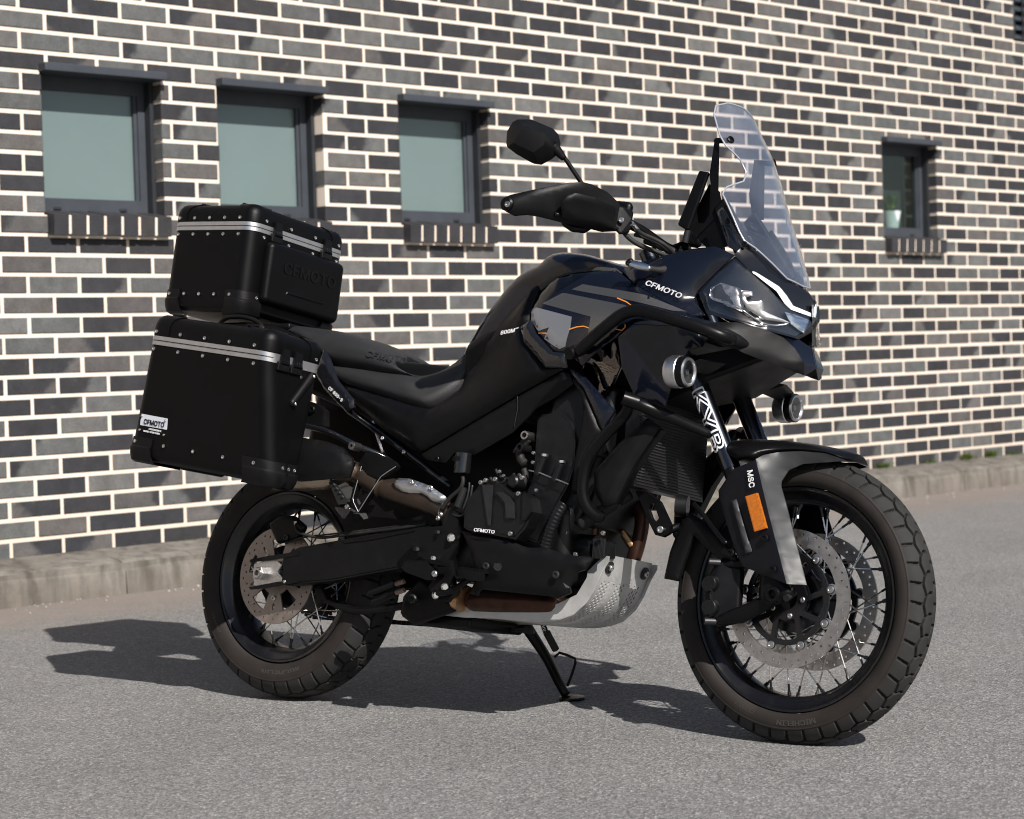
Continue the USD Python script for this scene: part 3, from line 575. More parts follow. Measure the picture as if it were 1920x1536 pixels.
def wheel(name, centre, rot, R, tp, rp, N, half, row, nsp, hub, lab):
    W = []
    put = lambda m: moved(m, rot, centre)
    w = part(BK, name, put(lathe(hub, 48)), 'rim_black', 30, lab)
    tm_, dirt = tyre(R, tp, N, half, row); part(w, 'tyre', put(tm_), 'tyre_rubber', True, pv={'dirt': dirt})
    rim = [(r, y) for r, y in rp] + [(r, -y) for r, y in rp[::-1]]
    part(w, 'rim', put(lathe(rim + [rim[0]], 128)), 'rim_black', 28)
    return w, put
FC, RC = np.array([1.5309, -.002, .335]), np.array([0, 0, .324])
st = -.0397; FR = np.array([[math.cos(st), -math.sin(st), 0], [math.sin(st), math.cos(st), 0], [0, 0, 1.]]) @ np.array([[1, 0, 0], [0, math.cos(-.0189), -math.sin(-.0189)], [0, math.sin(-.0189), math.cos(-.0189)]])
FR = np.array([[0.99921, 0.03965, -0.00038], [-0.03965, 0.99903, -0.01891], [-0.00038, 0.01891, 0.99982]])
FT = [(.3325, 0), (.3295, .018), (.3195, .0355), (.3045, .0485), (.290, .0545), (.277, .0545), (.2665, .0495), (.2615, .0435)]
RT = [(.3225, 0), (.3195, .028), (.309, .052), (.291, .0695), (.272, .0755), (.254, .0745), (.241, .0695), (.2345, .0635)]
FRIM = [(.2545, .030), (.2605, .0415), (.2585, .0435), (.2535, .0425), (.2495, .0375), (.2400, .0330), (.2320, .0285), (.2270, .020), (.2225, .0165), (.2205, .008)]
RRIM = [(.226, .050), (.2325, .0620), (.2300, .0645), (.2250, .0630), (.2205, .0570), (.2080, .0500), (.2000, .0420), (.1935, .0300), (.1890, .0240), (.1870, .010)]
hubF = [(.0001, -.055), (.028, -.055), (.030, -.046), (.077, -.044), (.077, -.036), (.030, -.028), (.027, 0), (.030, .028), (.077, .036), (.077, .044), (.030, .046), (.028, .055), (.0001, .055)]
hubR = [(.0001, -.085), (.034, -.085), (.036, -.070), (.084, -.066), (.084, -.057), (.044, -.048), (.040, 0), (.044, .048), (.084, .057), (.084, .068), (.036, .075), (.034, .09), (.0001, .09)]
fw, fput = wheel('front_wheel', FC, FR, .3325, FT, FRIM, 44, .060, .0285, 36, hubF, 'front wheel with twin perforated discs')
rw, rput = wheel('rear_wheel', RC, np.eye(3), .3225, RT, RRIM, 40, .084, .040, 36, hubR, 'rear wheel with a single brown-tinted disc')
def spokes(w, put, nsp, rh, yh, rr, yr, swing, r0):
    for k in range(nsp):
        a = 2 * np.pi * (k + .25) / nsp; s = 1 if k % 2 else -1; c = 1 if (k // 2) % 2 else -1
        ah = a + c * swing; p0 = np.array([rh * math.cos(ah), s * yh, rh * math.sin(ah)]); p1 = np.array([rr * math.cos(a), s * yr, rr * math.sin(a)])
        d = p1 - p0; L = np.linalg.norm(d); d /= L
        sp = part(w, 'spoke', put(cyl(p0, p1 - d * .020, r0, 7)), 'spoke_steel', 40)
        part(sp, 'nipple', put(join([cyl(p1 - d * .028, p1 - d * .008, r0 * 1.5, 7), cyl(p1 - d * .010, p1 + d * .004, r0 * 2.4, 7)])), 'rim_black', 40)
spokes(fw, fput, 40, .074, .039, .2235, .0125, 1.15, .0019)
spokes(rw, rput, 40, .080, .060, .1900, .018, 1.05, .0019)
def disc_shape(ro, ri, n, rads, a0, hr, tabs=(), tab_r=.0):
    p = Point(0, 0).buffer(ro, 64).difference(Point(0, 0).buffer(ri, 64))
    for a in tabs: p = p.union(Point(tab_r * math.cos(a), tab_r * math.sin(a)).buffer(.0125, 10)) if ri > tab_r - .02 else p
    h = [Point(rads[k % len(rads)] * math.cos(a0 + 2 * np.pi * k / n), rads[k % len(rads)] * math.sin(a0 + 2 * np.pi * k / n)).buffer(hr, 5) for k in range(n)]
    return p.difference(unary_union(h))
rad = np.radians
tabs = [rad(12.3 + 40 * k) for k in range(9)]
fd = disc_shape(.1600, .1265, 54, [.154, .144, .150, .140], rad(-68.3), .0030, tabs, .1155)
car = Point(0, 0).buffer(.1075, 48).difference(Point(0, 0).buffer(.0945, 48)).union(Point(0, 0).buffer(.051, 40))
for a in tabs: car = car.union(Point(.1125 * math.cos(a), .1125 * math.sin(a)).buffer(.0105, 10))
for k in range(9):
    a = tabs[k]; b = a + rad(20 if k % 2 else -20) * .9
    car = car.union(LineString([(.04 * math.cos(b), .04 * math.sin(b)), (.106 * math.cos(a), .106 * math.sin(a))]).buffer(.0065))
car = car.difference(Point(0, 0).buffer(.026, 30)).buffer(.003).buffer(-.003)
for sgn in (-1, 1):
    yc = sgn * .0665
    d = part(fw, 'brake_disc', fput(ext(fd, yc - .0025, yc + .0025)), 'disc_steel', 30)
    part(d, 'disc_carrier', fput(ext(car, yc - sgn * -.001 - .004, yc + sgn * .001 + .004, .0012)), 'rim_black', 30)
    for a in tabs:
        c = np.array([.1135 * math.cos(a), yc + sgn * .004, .1135 * math.sin(a)])
        part(d, 'rivet', fput(bolt(c, (0, sgn, 0), .0092, .0038)), 'bolt_steel', 40)
    for k in range(5):
        a = rad(-2.7 - 71.7 * k); c = np.array([.0415 * math.cos(a), yc + sgn * .005, .0415 * math.sin(a)]); part(d, 'bolt', fput(bolt(c, (0, sgn, 0), .0066, .004)), 'bolt_steel', 40)
rdp = disc_shape(.130, .099, 42, [.118, .105, .118, .109], rad(-88.5), .0026)
arms = Point(0, 0).buffer(.052, 40)
for k in range(5):
    a = rad(-90 + 72 * k); q1 = [(.045 * math.cos(a + t), .045 * math.sin(a + t)) for t in (-.35, .35)] + [(.103 * math.cos(a + t), .103 * math.sin(a + t)) for t in (.34, .12, -.12, -.34)]
    arms = arms.union(Polygon(q1).buffer(.002))
    arms = arms.difference(affinity.rotate(affinity.scale(Point(.084, 0).buffer(1, 12), .0095, .0040), math.degrees(a), origin=(0, 0)))
rdp = rdp.union(arms.intersection(Point(0, 0).buffer(.104))).buffer(.004).buffer(-.008).buffer(.004) if False else rdp.union(arms.intersection(Point(0, 0).buffer(.1035)))
rdp = rdp.difference(Point(0, 0).buffer(.030, 24))
d = part(rw, 'brake_disc', rput(ext(rdp, -.0945, -.0895)), 'disc_rear', 30)
for k in range(5): a = rad(-90 + 72 * k); part(d, 'bolt', rput(bolt((.061 * math.cos(a), -.0945, .061 * math.sin(a)), (0, -1, 0), .0068, .005)), 'bolt_steel', 40)
tone = Point(0, 0).buffer(.047, 40).difference(Point(0, 0).buffer(.032, 30))
tone = tone.difference(unary_union([LineString([(.036 * math.cos(a), .036 * math.sin(a)), (.044 * math.cos(a), .044 * math.sin(a))]).buffer(.0009) for a in np.linspace(0, 6.283, 44, endpoint=False)]))
part(rw, 'tone_ring', rput(ext(tone, -.0885, -.0865)), 'engine_black', 30)
tone2 = affinity.scale(tone, 1.18, 1.18, origin=(0, 0)); part(fw, 'tone_ring', fput(ext(tone2, -.0625, -.060)), 'engine_black', 30)
spr = Point(0, 0).buffer(.098, 60)
spr = unary_union([spr] + [Point(.1005 * math.cos(a), .1005 * math.sin(a)).buffer(.0042, 5) for a in np.linspace(0, 6.283, 42, endpoint=False)]).difference(Point(0, 0).buffer(.07, 30))
part(rw, 'sprocket', rput(ext(spr, .084, .090)), 'engine_black', 30)
for nm, w, put, R_, y_, sz, cone in (('lettering', fw, fput, .278, -.0547, .0115, 0), ('lettering', rw, rput, .2535, -.0748, .0150, 0)):
    part(w, nm, put(ring_text('MICHELIN', sz, R_, y_, rad(-83), 1.25, .0009, False)), 'tyre_print', False)
part(fw, 'lettering', fput(ring_text('110/80 R19', .006, .275, -.0547, rad(-112), 1.2, .0008, False)), 'tyre_print', False)
part(rw, 'lettering', rput(ring_text('150/70 R17', .007, .256, -.0748, rad(-148), 1.2, .0008, False)), 'tyre_print', False)
part(fw, 'valve', fput(cyl((.216 * math.cos(rad(97)), 0, .216 * math.sin(rad(97))), (.190 * math.cos(rad(97)), -.004, .190 * math.sin(rad(97))), .004, 10)), 'bolt_steel', 40)
# ---------------------------------------------------------------- rear end: swingarm, caliper, hugger, chain
YS = -.155
def pl(pts, Y, y1, material, name, bevel=.003, rnd=0, parent=None, holes=(), mir=False, label=None):
    """Plate traced at its outer plane Y, reaching inwards to y1."""
    p = poly(pts, Y)
    for h in holes: p = p.difference(poly(h, Y))
    if rnd: p = rounded(p, rnd)
    m = ext(p, Y, y1, bevel)
    if mir: both(name, m, material, parent)
    else: return part(parent or BK, name, m, material, 30, label)
arm = [(530, 1042), (560, 1026), (640, 1012), (760, 990), (802, 983), (815, 1000), (812, 1040), (760, 1064), (620, 1090), (533, 1097), (528, 1090), (530, 1050)]
swing = pl(arm, YS, -.105, 'black_matte', 'swingarm', .006)
part(BK, 'swingarm', mirror(ext(poly(arm, YS), YS, -.115, .006)), 'black_matte', 30)
part(swing, 'dropout', [hull(np.vstack([TP([(468, 1055), (470, 1049), (500, 1043), (560, 1034), (560, 1041), (520, 1049)], y) for y in (-.157, -.112)])),
                        hull(np.vstack([TP([(466, 1101), (470, 1106), (500, 1103), (560, 1092), (556, 1087), (520, 1091)], y) for y in (-.157, -.112)]))], 'black_matte', 30, kind='stuff')
part(swing, 'axle_block', ext(poly([(476, 1058), (500, 1052), (520, 1052), (528, 1060), (520, 1072), (529, 1084), (527, 1094), (500, 1096), (478, 1099), (474, 1080)], -.150), -.150, -.105, .002), 'aluminium_bare', 30)
AX = np.array([0, -.158, .324])
part(swing, 'axle_nut', tri(lathe([(.010, -.012), (.0165, -.012), (.0185, -.009), (.0185, .010), (.010, .010), (.010, -.012)], 6, 'y')).apply_translation(AX), 'steel', 20)
part(swing, 'axle', tri(lathe([(.0075, -.017), (.0125, -.017), (.0125, .05), (.0075, .05), (.0075, -.017)], 24, 'y')).apply_translation(AX), 'aluminium_bare', 40)
part(swing, 'adjuster', cyl(T(527, 1074, -.145), T(545, 1071, -.145), .006, 8), 'black_satin', 30)
part(swing, 'bolt', bolt(T(534, 1091, -.156), (0, -1, 0), .005, .004), 'bolt_steel', 40)
part(swing, 'crossbeam', rbox((.30, -.12, .36), (.46, .12, .45), .02), 'black_matte', 30)
pl([(640, 985), (700, 968), (760, 975), (800, 962), (830, 960), (830, 1005), (720, 1000), (655, 1010)], -.10, .08, 'black_matte', 'rear_hugger', .01)
pl([(640, 1013), (690, 1006), (780, 990), (810, 985), (806, 990), (700, 1012), (645, 1019)], -.158, -.150, 'black_satin', 'chain_guard_rail', .001)
cal = part(BK, 'rear_caliper', [hull_s([(*T(x, y, -.115), .012) for x, y in ((514, 985), (528, 975), (552, 976), (568, 990), (560, 1004), (526, 1012))] + [(*T(x, y, -.075), .012) for x, y in ((514, 985), (552, 976), (560, 1004))], 10)], 'black_satin', 35)
part(cal, 'bolt', bolt(T(537, 1008, -.128), (0, -1, 0), .008, .005), 'engine_grey', 40)
part(cal, 'banjo', [cyl(T(555, 978, -.122), T(555, 985, -.122), .006, 10)], 'bolt_steel', 40)
part(BK, 'brake_hose', tube(TP([(555, 982, -.125), (557, 995, -.13), (570, 1002, -.14), (600, 1008, -.15), (640, 1004, -.152), (720, 994, -.155), (800, 982, -.155)]), .0042, 8, 50), 'rubber', True)
part(BK, 'abs_wire', tube(TP([(535, 1020, -.12), (560, 1010, -.13), (600, 1004, -.148), (720, 990, -.15), (800, 978, -.15)]), .0025, 7, 40), 'rubber', True)
# chain runs on the far side
ch = []
for k in range(46):
    for zz in (.422, .226):
        x = .0 + k * .0159; ch.append(box((x, .083, zz - .006 + (.0 if zz > .3 else .0)), (x + .0125, .091, zz + .006)))
part(BK, 'chain', ch[::2] + ch[1::2], 'engine_grey', False, kind='stuff')
part(BK, 'centre_stand', tube(TP([(597, 1122), (625, 1130), (650, 1141), (690, 1145), (755, 1136), (800, 1130)], -.09), .0105, 12, 30), 'black_satin', True)
part(BK, 'stand_pad', hull_s([(*T(x, y, -.095), .006) for x, y in ((594, 1104), (604, 1103), (612, 1122), (598, 1132))], 8), 'black_satin', 30)
# ---------------------------------------------------------------- exhaust
sil = part(BK, 'silencer', hull_s([(*T(x, y, Y), r) for x, y, Y, r in ((531, 872, -.235, .028), (545, 900, -.225, .028), (560, 868, -.235, .035), (610, 890, -.215, .040), (655, 882, -.21, .024), (540, 890, -.15, .03), (610, 880, -.14, .035), (655, 878, -.17, .024))], 28), 'exhaust_steel', True)
part(sil, 'outlet', tube(TP([(660, 882, -.19), (690, 898, -.18), (720, 915, -.175)]), [.026, .030], 18, 12), 'pipe_dark', True)
part(sil, 'cover', panel(TP([(522, 845, -.262), (546, 829, -.262), (569, 821, -.255), (609, 827, -.25), (642, 839, -.245), (660, 860, -.24), (665, 868, -.238), (655, 895, -.24), (610, 899, -.252), (563, 903, -.262), (530, 897, -.268)]), .016, .05, .006), 'black_matte', True)
mid = part(BK, 'exhaust_pipe', tube(TP([(690, 900, -.165), (725, 914, -.170), (770, 930, -.172), (825, 950, -.165), (850, 975, -.13)]), .029, 22, 24), 'pipe_dark', True)
hs = part(mid, 'heat_shield', panel(TP([(737, 904, -.197), (747, 896, -.197), (770, 898, -.197), (806, 911, -.197), (834, 930, -.195), (838, 936, -.192), (832, 945, -.190), (812, 941, -.193), (799, 930, -.196), (790, 925, -.198), (768, 926, -.198), (754, 922, -.198), (742, 914, -.198)]), .012, .016, .003, .006), 'aluminium_bare', True)
for x, y in ((772, 904), (808, 915)): part(hs, 'bolt', bolt(T(x, y, -.211), (0, -1, .1), .0062, .004), 'bolt_steel', 40)
part(mid, 'clamp', cyl(T(655, 884, -.178), T(662, 888, -.177), .030, 20), 'brass', 40)
# header pipes down from the engine front and under the sump
for k, (y0, nm) in enumerate(((.075, 'header_pipe'), (-.045, 'header_pipe'))):
    up_ = TP([(1140, 912), (1165, 922), (1190, 940), (1203, 968), (1200, 1005), (1188, 1048)], .075)
    if k: up_ = up_ - (.03, 0, .0); up_[:, 1] = y0; up_[3:, 0] -= .03
    pts = np.vstack([up_, [(up_[-1, 0] - .03, y0, .35), (.94, y0 * .9, .305), (.84, y0 * .5 - .02, .290), (.70, -.07, .295)]])
    hp = part(BK, nm, tube(pts, .0185, 18, 60), 'exhaust_copper', True)
    if k == 0:
        a, b = T(1150, 972, .045), T(1184, 1022, .065); dd = b - a
        part(hp, 'oxygen_sensor', [cyl(a + dd * .12, a + dd * .62, .0085, 12), cyl(a + dd * .3, a + dd * .5, .0105, 6), cyl(a + dd * -.08, a + dd * .14, .006, 10), cyl(a + dd * .6, a + dd * 1.05, .0115, 12)], 'brass', 30, kind='stuff')
        part(hp, 'sensor_wire', tube([a - dd * .08, a - dd * .4 + (0, 0, .01), a - dd * .6 + (-.05, 0, .02)], .003, 8, 12), 'rubber', True)
part(BK, 'collector', hull_s([(.68, -.11, .290, .032), (.90, -.095, .290, .030), (.68, .06, .285, .030), (.90, .06, .290, .030)], 18), 'exhaust_copper', True)
part(BK, 'exhaust_clamp', cyl(T(860, 1118, -.13), T(872, 1124, -.13), .034, 22), 'brass', 40)
# ---------------------------------------------------------------- frame tubes
FT_ = [('subframe_rail', [(655, 770), (700, 802), (760, 846), (800, 877), (846, 914)], -.135, .0095), ('subframe_rail', [(600, 690), (625, 730), (655, 770)], -.135, .0095)]
for n_, p_, Y, r in FT_: both(n_, tube(TP(p_, Y), r, 14, 20), 'gloss_black')
rk = tube(TP([(530, 790, -.215), (543, 794, -.215), (588, 802, -.215), (629, 816, -.21), (666, 834, -.20), (707, 851, -.17), (739, 871, -.14)]), .0078, 12, 40)
both('pannier_rack', rk, 'gloss_black')
both('pannier_rack', tube(TP([(536, 818, -.20), (560, 805, -.20), (583, 800, -.21)]), .005, 8, 12), 'gloss_black')
part(BK, 'rack_lug', lathe([(.004, -.012), (.010, -.012), (.011, -.009), (.011, .02), (.004, .02), (.004, -.012)], 18).apply_translation(T(664, 837, -.22)), 'bolt_steel', 40)
both('tank_brace', tube(TP([(700, 790, -.12), (713, 830, -.12), (720, 850, -.13)]), .006, 8, 8), 'bolt_steel')
for x, y in ((718, 822), (758, 848)): part(BK, 'frame_bolt', bolt(T(x, y, -.146), (0, -1, .3), .006, .004), 'bolt_steel', 40)
# pillion peg hanger
pl([(675, 863), (685, 849), (703, 849), (736.5, 865), (743, 874), (739, 881), (714, 896), (671, 961), (658, 952.5), (653.5, 946), (669, 885)], -.205, -.185, 'black_matte', 'peg_hanger', .003, 0, holes=[[(679, 876), (661, 934), (662, 941), (670, 952), (700, 910), (706, 897), (688, 891)]])
for pts in ([(678, 874), (661.5, 934), (662.5, 941), (671, 959)], [(742, 875), (728, 884), (714, 894), (690, 931), (671.5, 960)]): part(BK, 'bare_edge', tube(TP(pts, -.2055), .0014, 6), 'aluminium_bare', True)
pl([(640, 925), (700, 900), (850, 940), (862, 1000), (690, 978), (650, 978)], -.05, .05, 'black_matte', 'shock_shield', .004)
pl([(690, 790), (790, 845), (870, 862), (1000, 800), (1000, 925), (880, 930), (835, 950), (700, 862)], -.07, .07, 'black_matte', 'battery_box', .004)
pgm = part(BK, 'pillion_peg', hull(np.vstack([TP([(614, 899), (624, 897), (652, 938), (650, 945), (634, 946)], -.235), TP([(616, 901), (624, 900), (648, 938), (636, 943)], -.205)])), 'rubber', 25)
for k in range(5): t = k / 5; part(pgm, 'rib', cyl(T(619 + 27 * t, 900 + 38 * t, -.238), T(623 + 27 * t, 903 + 38 * t, -.234), .0035, 6), 'rubber', 25)
part(BK, 'peg_joint', [hull_s([(*T(x, y, -.21), .007) for x, y in ((633, 952), (648, 948), (654, 955), (645, 968))], 8)], 'gloss_black', 30)
part(BK, 'peg_bolt', bolt(T(651, 950, -.222), (-.3, -1, 0), .007, .004), 'bolt_steel', 40)
pl([(552, 797), (560, 765), (578, 752), (597, 760), (607, 770), (607, 800)], -.19, -.165, 'black_matte', 'pannier_bracket', .003, .004)
part(BK, 'bracket_bolt', bolt(T(586, 768, -.192), (0, -1, 0), .010, .006), 'black_satin', 40)
# ---------------------------------------------------------------- engine
core = part(BK, 'engine_block', [hull_s([(*c, .03) for c in [(.62, y, z) for y in (-.15, .15) for z in (.36, .50)] + [(.94, y, .36) for y in (-.13, .13)] + [(.95, y, .50) for y in (-.15, .15)] + [(.80, y, .56) for y in (-.15, .15)]], 16)], 'engine_black', 30)
part(core, 'cylinder', hull_s([(*c, .02) for c in [(.86, y, .52) for y in (-.15, .15)] + [(.98, y, .50) for y in (-.13, .13)] + [(.93, y, .72) for y in (-.15, .15)] + [(1.05, y, .68) for y in (-.14, .14)]], 12), 'engine_black', 30)
part(core, 'cylinder_head', hull_s([(*c, .02) for c in [(.90, y, .68) for y in (-.16, .16)] + [(1.05, y, .66) for y in (-.15, .15)] + [(.93, y, .83) for y in (-.16, .16)] + [(1.06, y, .80) for y in (-.15, .15)]], 12), 'engine_black', 30)
pl([(1007, 788), (1016, 777), (1055, 772), (1068, 790), (1078, 830), (1077, 872), (1064, 912), (1040, 955), (1010, 1020), (985, 1010), (985, 930), (1000, 890)], -.188, -.15, 'engine_black', 'chain_case', .006, .004, core)
cv = pl([(870, 958), (877, 935), (900, 906), (912, 900), (940, 908), (957, 923), (980, 923), (992, 932), (998, 960), (986, 989), (966, 1012), (923, 1003), (877, 995), (868, 989)], -.232, -.15, 'engine_black', 'clutch_cover', .008, .003, core)
pl([(903, 909), (922, 909), (917, 985), (914, 985)], -.240, -.232, 'engine_grey', 'rib', .002, 0, cv)
pl([(929, 923), (946, 943), (948, 972), (962, 972), (961, 943), (953, 931), (941, 923)], -.241, -.232, 'engine_grey', 'raised_arc', .002, 0, cv)
pl([(979, 926), (990, 931), (996, 960), (985, 975), (978, 975)], -.241, -.232, 'engine_black', 'raised_edge', .003, 0, cv)
part(cv, 'lettering', text('CFMOTO', .0078, T(888, 996, -.2405), T(921, 1000, -.2405) - T(888, 996, -.2405), (0, 0, 1), .0012, True, 1.35), 'white_print', False)
for x, y in ((973, 926), (958, 1001), (903, 905), (912, 901), (930, 899), (980, 896)): part(cv, 'bolt', bolt(T(x, y, -.236), (0, -1, 0), .0062, .006), 'bolt_steel', 40)
part(core, 'pump_cap', lathe([(.0001, -.01), (.012, -.01), (.016, -.006), (.018, .03), (.0001, .03)], 22).apply_translation(T(964, 903, -.215)), 'engine_black', 40)
tm = TX
for x, y in ((1021, 857), (1053, 869)):
    a = T(x, y, -.20); b = T(x - 14, y + 32, -.20); s_ = part(core, 'coil_stud', cyl(a, b, .010, 12), 'engine_black', 40); part(s_, 'bolt', cyl(a + (0, 0, .001), a + (0, 0, .007), .009, 6), 'bolt_steel', 30)
part(core, 'cable_rail', tube(TP([(992, 882), (1010, 886), (1040, 898), (1066, 908)], -.205), .0022, 6), 'bolt_steel', True)
for (x, y) in ((987, 817), (978, 840)): part(core, 'hose_stub', lathe([(.0065, -.01), (.0105, -.01), (.011, -.007), (.011, .05), (.0065, .05), (.0065, -.01)], 18).apply_translation(T(x, y, -.20)), 'bolt_steel' if y < 830 else 'engine_black', 40)
for pts, r in (([(990, 822), (978, 840), (975, 855), (985, 870)], .011), ([(965, 850), (975, 835), (985, 830)], .006), ([(948, 897), (940, 905), (925, 903), (920, 895)], .004), ([(930, 880), (936, 892), (948, 898), (965, 888)], .0035), ([(982, 880), (985, 895), (975, 915)], .008)):
    part(core, 'hose', tube(TP(pts, -.19), r, 10, 20), 'rubber', True)
for x, y in ((938, 885), (945, 893), (975, 892), (1006, 920), (1001, 850), (1000, 868)): part(core, 'stud', bolt(T(x, y, -.198), (0, -1, .2), .005, .005), 'bolt_steel', 40)
cor = np.array(spline(TP([(1058, 945, -.20), (1040, 975, -.205), (1027, 1010, -.2), (1020, 1040, -.19)]), 60))
part(core, 'corrugated_hose', tube(cor, .0148 + .0008 * np.sin(np.arange(60) * 1.6), 14), 'engine_black', 40)
part(core, 'oil_filter', cyl((.95, -.10, .43), (1.02, -.10, .427), .034, 28), 'engine_black', 40)
oc = part(core, 'oil_cooler', rbox(T(1110, 1012, -.14) - (0, 0, 0), T(1155, 1050, -.07) - (0, 0, 0), .006), 'engine_black', 30)
for k in range(9): t_ = k / 9; a = T(1114 + 22 * t_, 1012, -.142); part(oc, 'fin', box(a + (-.0008, -.002, -.045), a + (.0012, .004, .002)), 'engine_grey', False)
for x, y in ((1062, 998), (1080, 1040), (1132, 1000)): part(core, 'stud', bolt(T(x, y, -.16), (0, -1, 0), .0062, .006), 'bolt_steel', 40)
part(core, 'sump', hull_s([(.70, -.10, .31, .02), (.90, -.09, .33, .02), (.70, .09, .31, .02), (.90, .09, .33, .02), (.70, -.11, .38, .02), (.96, -.11, .40, .02), (.70, .11, .38, .02), (.96, .11, .40, .02)], 10), 'engine_black', 30)
BC_ = panel(TP([(866, 996, -.21), (900, 1001, -.215), (952, 1012, -.22), (986, 1027, -.215), (1024, 1027, -.21), (1058, 1040, -.205), (1112, 1045, -.20), (1096, 1069, -.20), (1083, 1072, -.20), (1067, 1100, -.2), (1070, 1112, -.2), (1044, 1123, -.2), (1030, 1118, -.2), (900, 1105, -.205), (894, 1117, -.205), (880, 1113, -.205), (895, 1080, -.21), (880, 1030, -.21)]), .012, .03, .008)
part(BK, 'belly_cover', BC_, 'black_matte'); part(BK, 'belly_cover', mirror(trimesh.intersections.slice_mesh_plane(BC_, (-1, 0, 0), (.90, 0, 0))), 'black_matte')
for x, y in ((912, 1062), (1043, 1078)): part(BK, 'cover_bolt', bolt(T(x, y, -.225), (0, -1, 0), .0095, .005), 'engine_grey', 40)
part(BK, 'cover_hole', lathe([(.0001, -.001), (.011, -.001), (.0125, .0), (.0125, .01), (.0001, .01)], 20).apply_translation(T(933, 1062, -.222)), 'gloss_black', 40)
# ---------------------------------------------------------------- skid plate: one bent sheet with slots
prof = np.array([(.585, .262), (.66, .249), (.80, .243), (.87, .243), (.92, .248), (.96, .261), (.99, .282), (1.014, .312), (1.030, .346), (1.042, .380), (1.052, .414)])
pr = spline(prof, 120); sl = np.r_[0, np.cumsum(np.linalg.norm(np.diff(pr, axis=0), axis=1))]; LS = sl[-1]
base = sbox(0, -.111, LS, .111)
def slot(u, v, l=.0088, w=.0056): return affinity.translate(affinity.scale(Point(0, 0).buffer(1, 4), l / 2, w / 2), u, v)
holes = []
for v0 in (-.070, 0, .070):
    for i in range(13):
        for j in (-1.5, -.5, .5, 1.5):
            u = LS - .075 - i * .0135 + (.0067 if (j + 1.5) % 2 else 0); holes.append(slot(u, v0 + j * .0095))
for u in np.arange(.12, LS - .30, .055): holes += [slot(u, v, .022, .004) for v in (-.098, .098)]
base = base.difference(unary_union(holes))
cs = manifold3d.CrossSection([np.asarray(base.exterior.coords)[:-1]] + [np.asarray(h.coords)[:-1] for h in base.interiors], manifold3d.FillRule.EvenOdd)
mf = cs.extrude(.004).refine_to_length(.014)
def bend(p):
    p = np.asarray(p); X = np.interp(p[:, 0], sl, pr[:, 0]); Z = np.interp(p[:, 0], sl, pr[:, 1]); tx = np.gradient(pr[:, 0], sl); tz = np.gradient(pr[:, 1], sl)
    a, b = np.interp(p[:, 0], sl, tx), np.interp(p[:, 0], sl, tz); n_ = np.hypot(a, b); a, b = a / n_, b / n_
    v = p[:, 1]; narrow = np.interp(p[:, 0], [0, LS * .2, LS * .75, LS], [.85, 1, 1, .97]); bead = .0035 * (np.exp(-((np.abs(v) - .036) / .006) ** 2)) * np.clip((p[:, 0] - .2) / .1, 0, 1)
    h = p[:, 2] - bead
    return np.stack([X - b * h, v * narrow, Z + a * h], 1)
mf = mf.warp_batch(bend)
sk_ = part(BK, 'skid_plate', tri(mf), 'skid_alu', 40)
fl = [(790, 1146), (850, 1146), (873, 1124), (896, 1124), (918, 1141), (1018, 1141), (1050, 1130), (1081, 1115), (1100, 1083), (1101, 1072), (1118, 1055), (1133, 1042), (1142, 1043), (1141, 1052), (1128, 1075), (1115, 1105), (1100, 1130), (1075, 1153), (1050, 1162), (1000, 1163), (870, 1158), (790, 1150)]
both('flange', ext(poly(fl, -.1145), -.1145, -.1105, .0015), 'skid_alu', sk_)
for v in (-.078, .086):
    c = np.array([1.0445, v, .386]); n_ = np.array([.95, 0, -.3]); part(sk_, 'washer', bolt(c + n_ * .0, n_, .016, .003), 'engine_grey', 40); part(sk_, 'bolt', bolt(c + n_ * .004, n_, .0085, .006), 'bolt_steel', 40)
# ---------------------------------------------------------------- foot controls
rs = pl([(829, 986), (850, 955), (866, 995), (860, 1018), (842, 1050), (849, 1097), (855, 1106), (836, 1129), (818, 1124), (802, 1102), (821, 1070), (776, 1036), (766, 1010), (783, 990)], -.205, -.185, 'black_matte', 'footrest_plate', .003, .004)
for x, y, r in ((847, 1009, .0115), (835, 1101, .0105), (818, 1116, .0105), (814, 1047, .0065), (783, 1030, .006), (822, 998, .005)): part(rs, 'bolt', [bolt(T(x, y, -.209), (0, -1, 0), r, .007, False), cyl(T(x, y, -.207), T(x, y, -.221), r * .72, 6)], 'bolt_steel' if r > .0064 else 'engine_grey', 30)
a, b = T(757, 1062, -.30), T(816, 1075, -.30)
pg = part(rs, 'footpeg', hull(np.vstack([TP([(752, 1064), (760, 1055), (800, 1053), (812, 1066), (822, 1076), (815, 1088), (800, 1088), (760, 1073)], y) for y in (-.305, -.225)])), 'black_satin', 25)
for k in range(9):
    t_ = k / 8; c = T(757 + 50 * t_, 1055.5 - 1.5 * t_, -.300); part(pg, 'tooth', hull([c + (-.004, 0, -.004), c + (.004, 0, -.004), c + (0, 0, .006), c + (-.004, .075, -.004), c + (.004, .075, -.004), c + (0, .075, .006)]), 'black_satin', False)
part(pg, 'pin', bolt(T(816, 1076, -.306), (0, -1, 0), .008, .006), 'bolt_steel', 40)
bp = part(BK, 'brake_pedal', hull(np.vstack([TP([(858, 1067), (906, 1073), (910, 1078), (908, 1090), (880, 1089), (860, 1080)], y) for y in (-.25, -.205)])), 'black_satin', 25)
for k in range(8): c = T(862 + 6 * k, 1066 + .8 * k, -.247); part(bp, 'tooth', hull([c + (-.0025, 0, -.004), c + (.0025, 0, -.004), c + (0, 0, .005), c + (-.0025, .04, -.004), c + (.0025, .04, -.004), c + (0, .04, .005)]), 'black_satin', False)
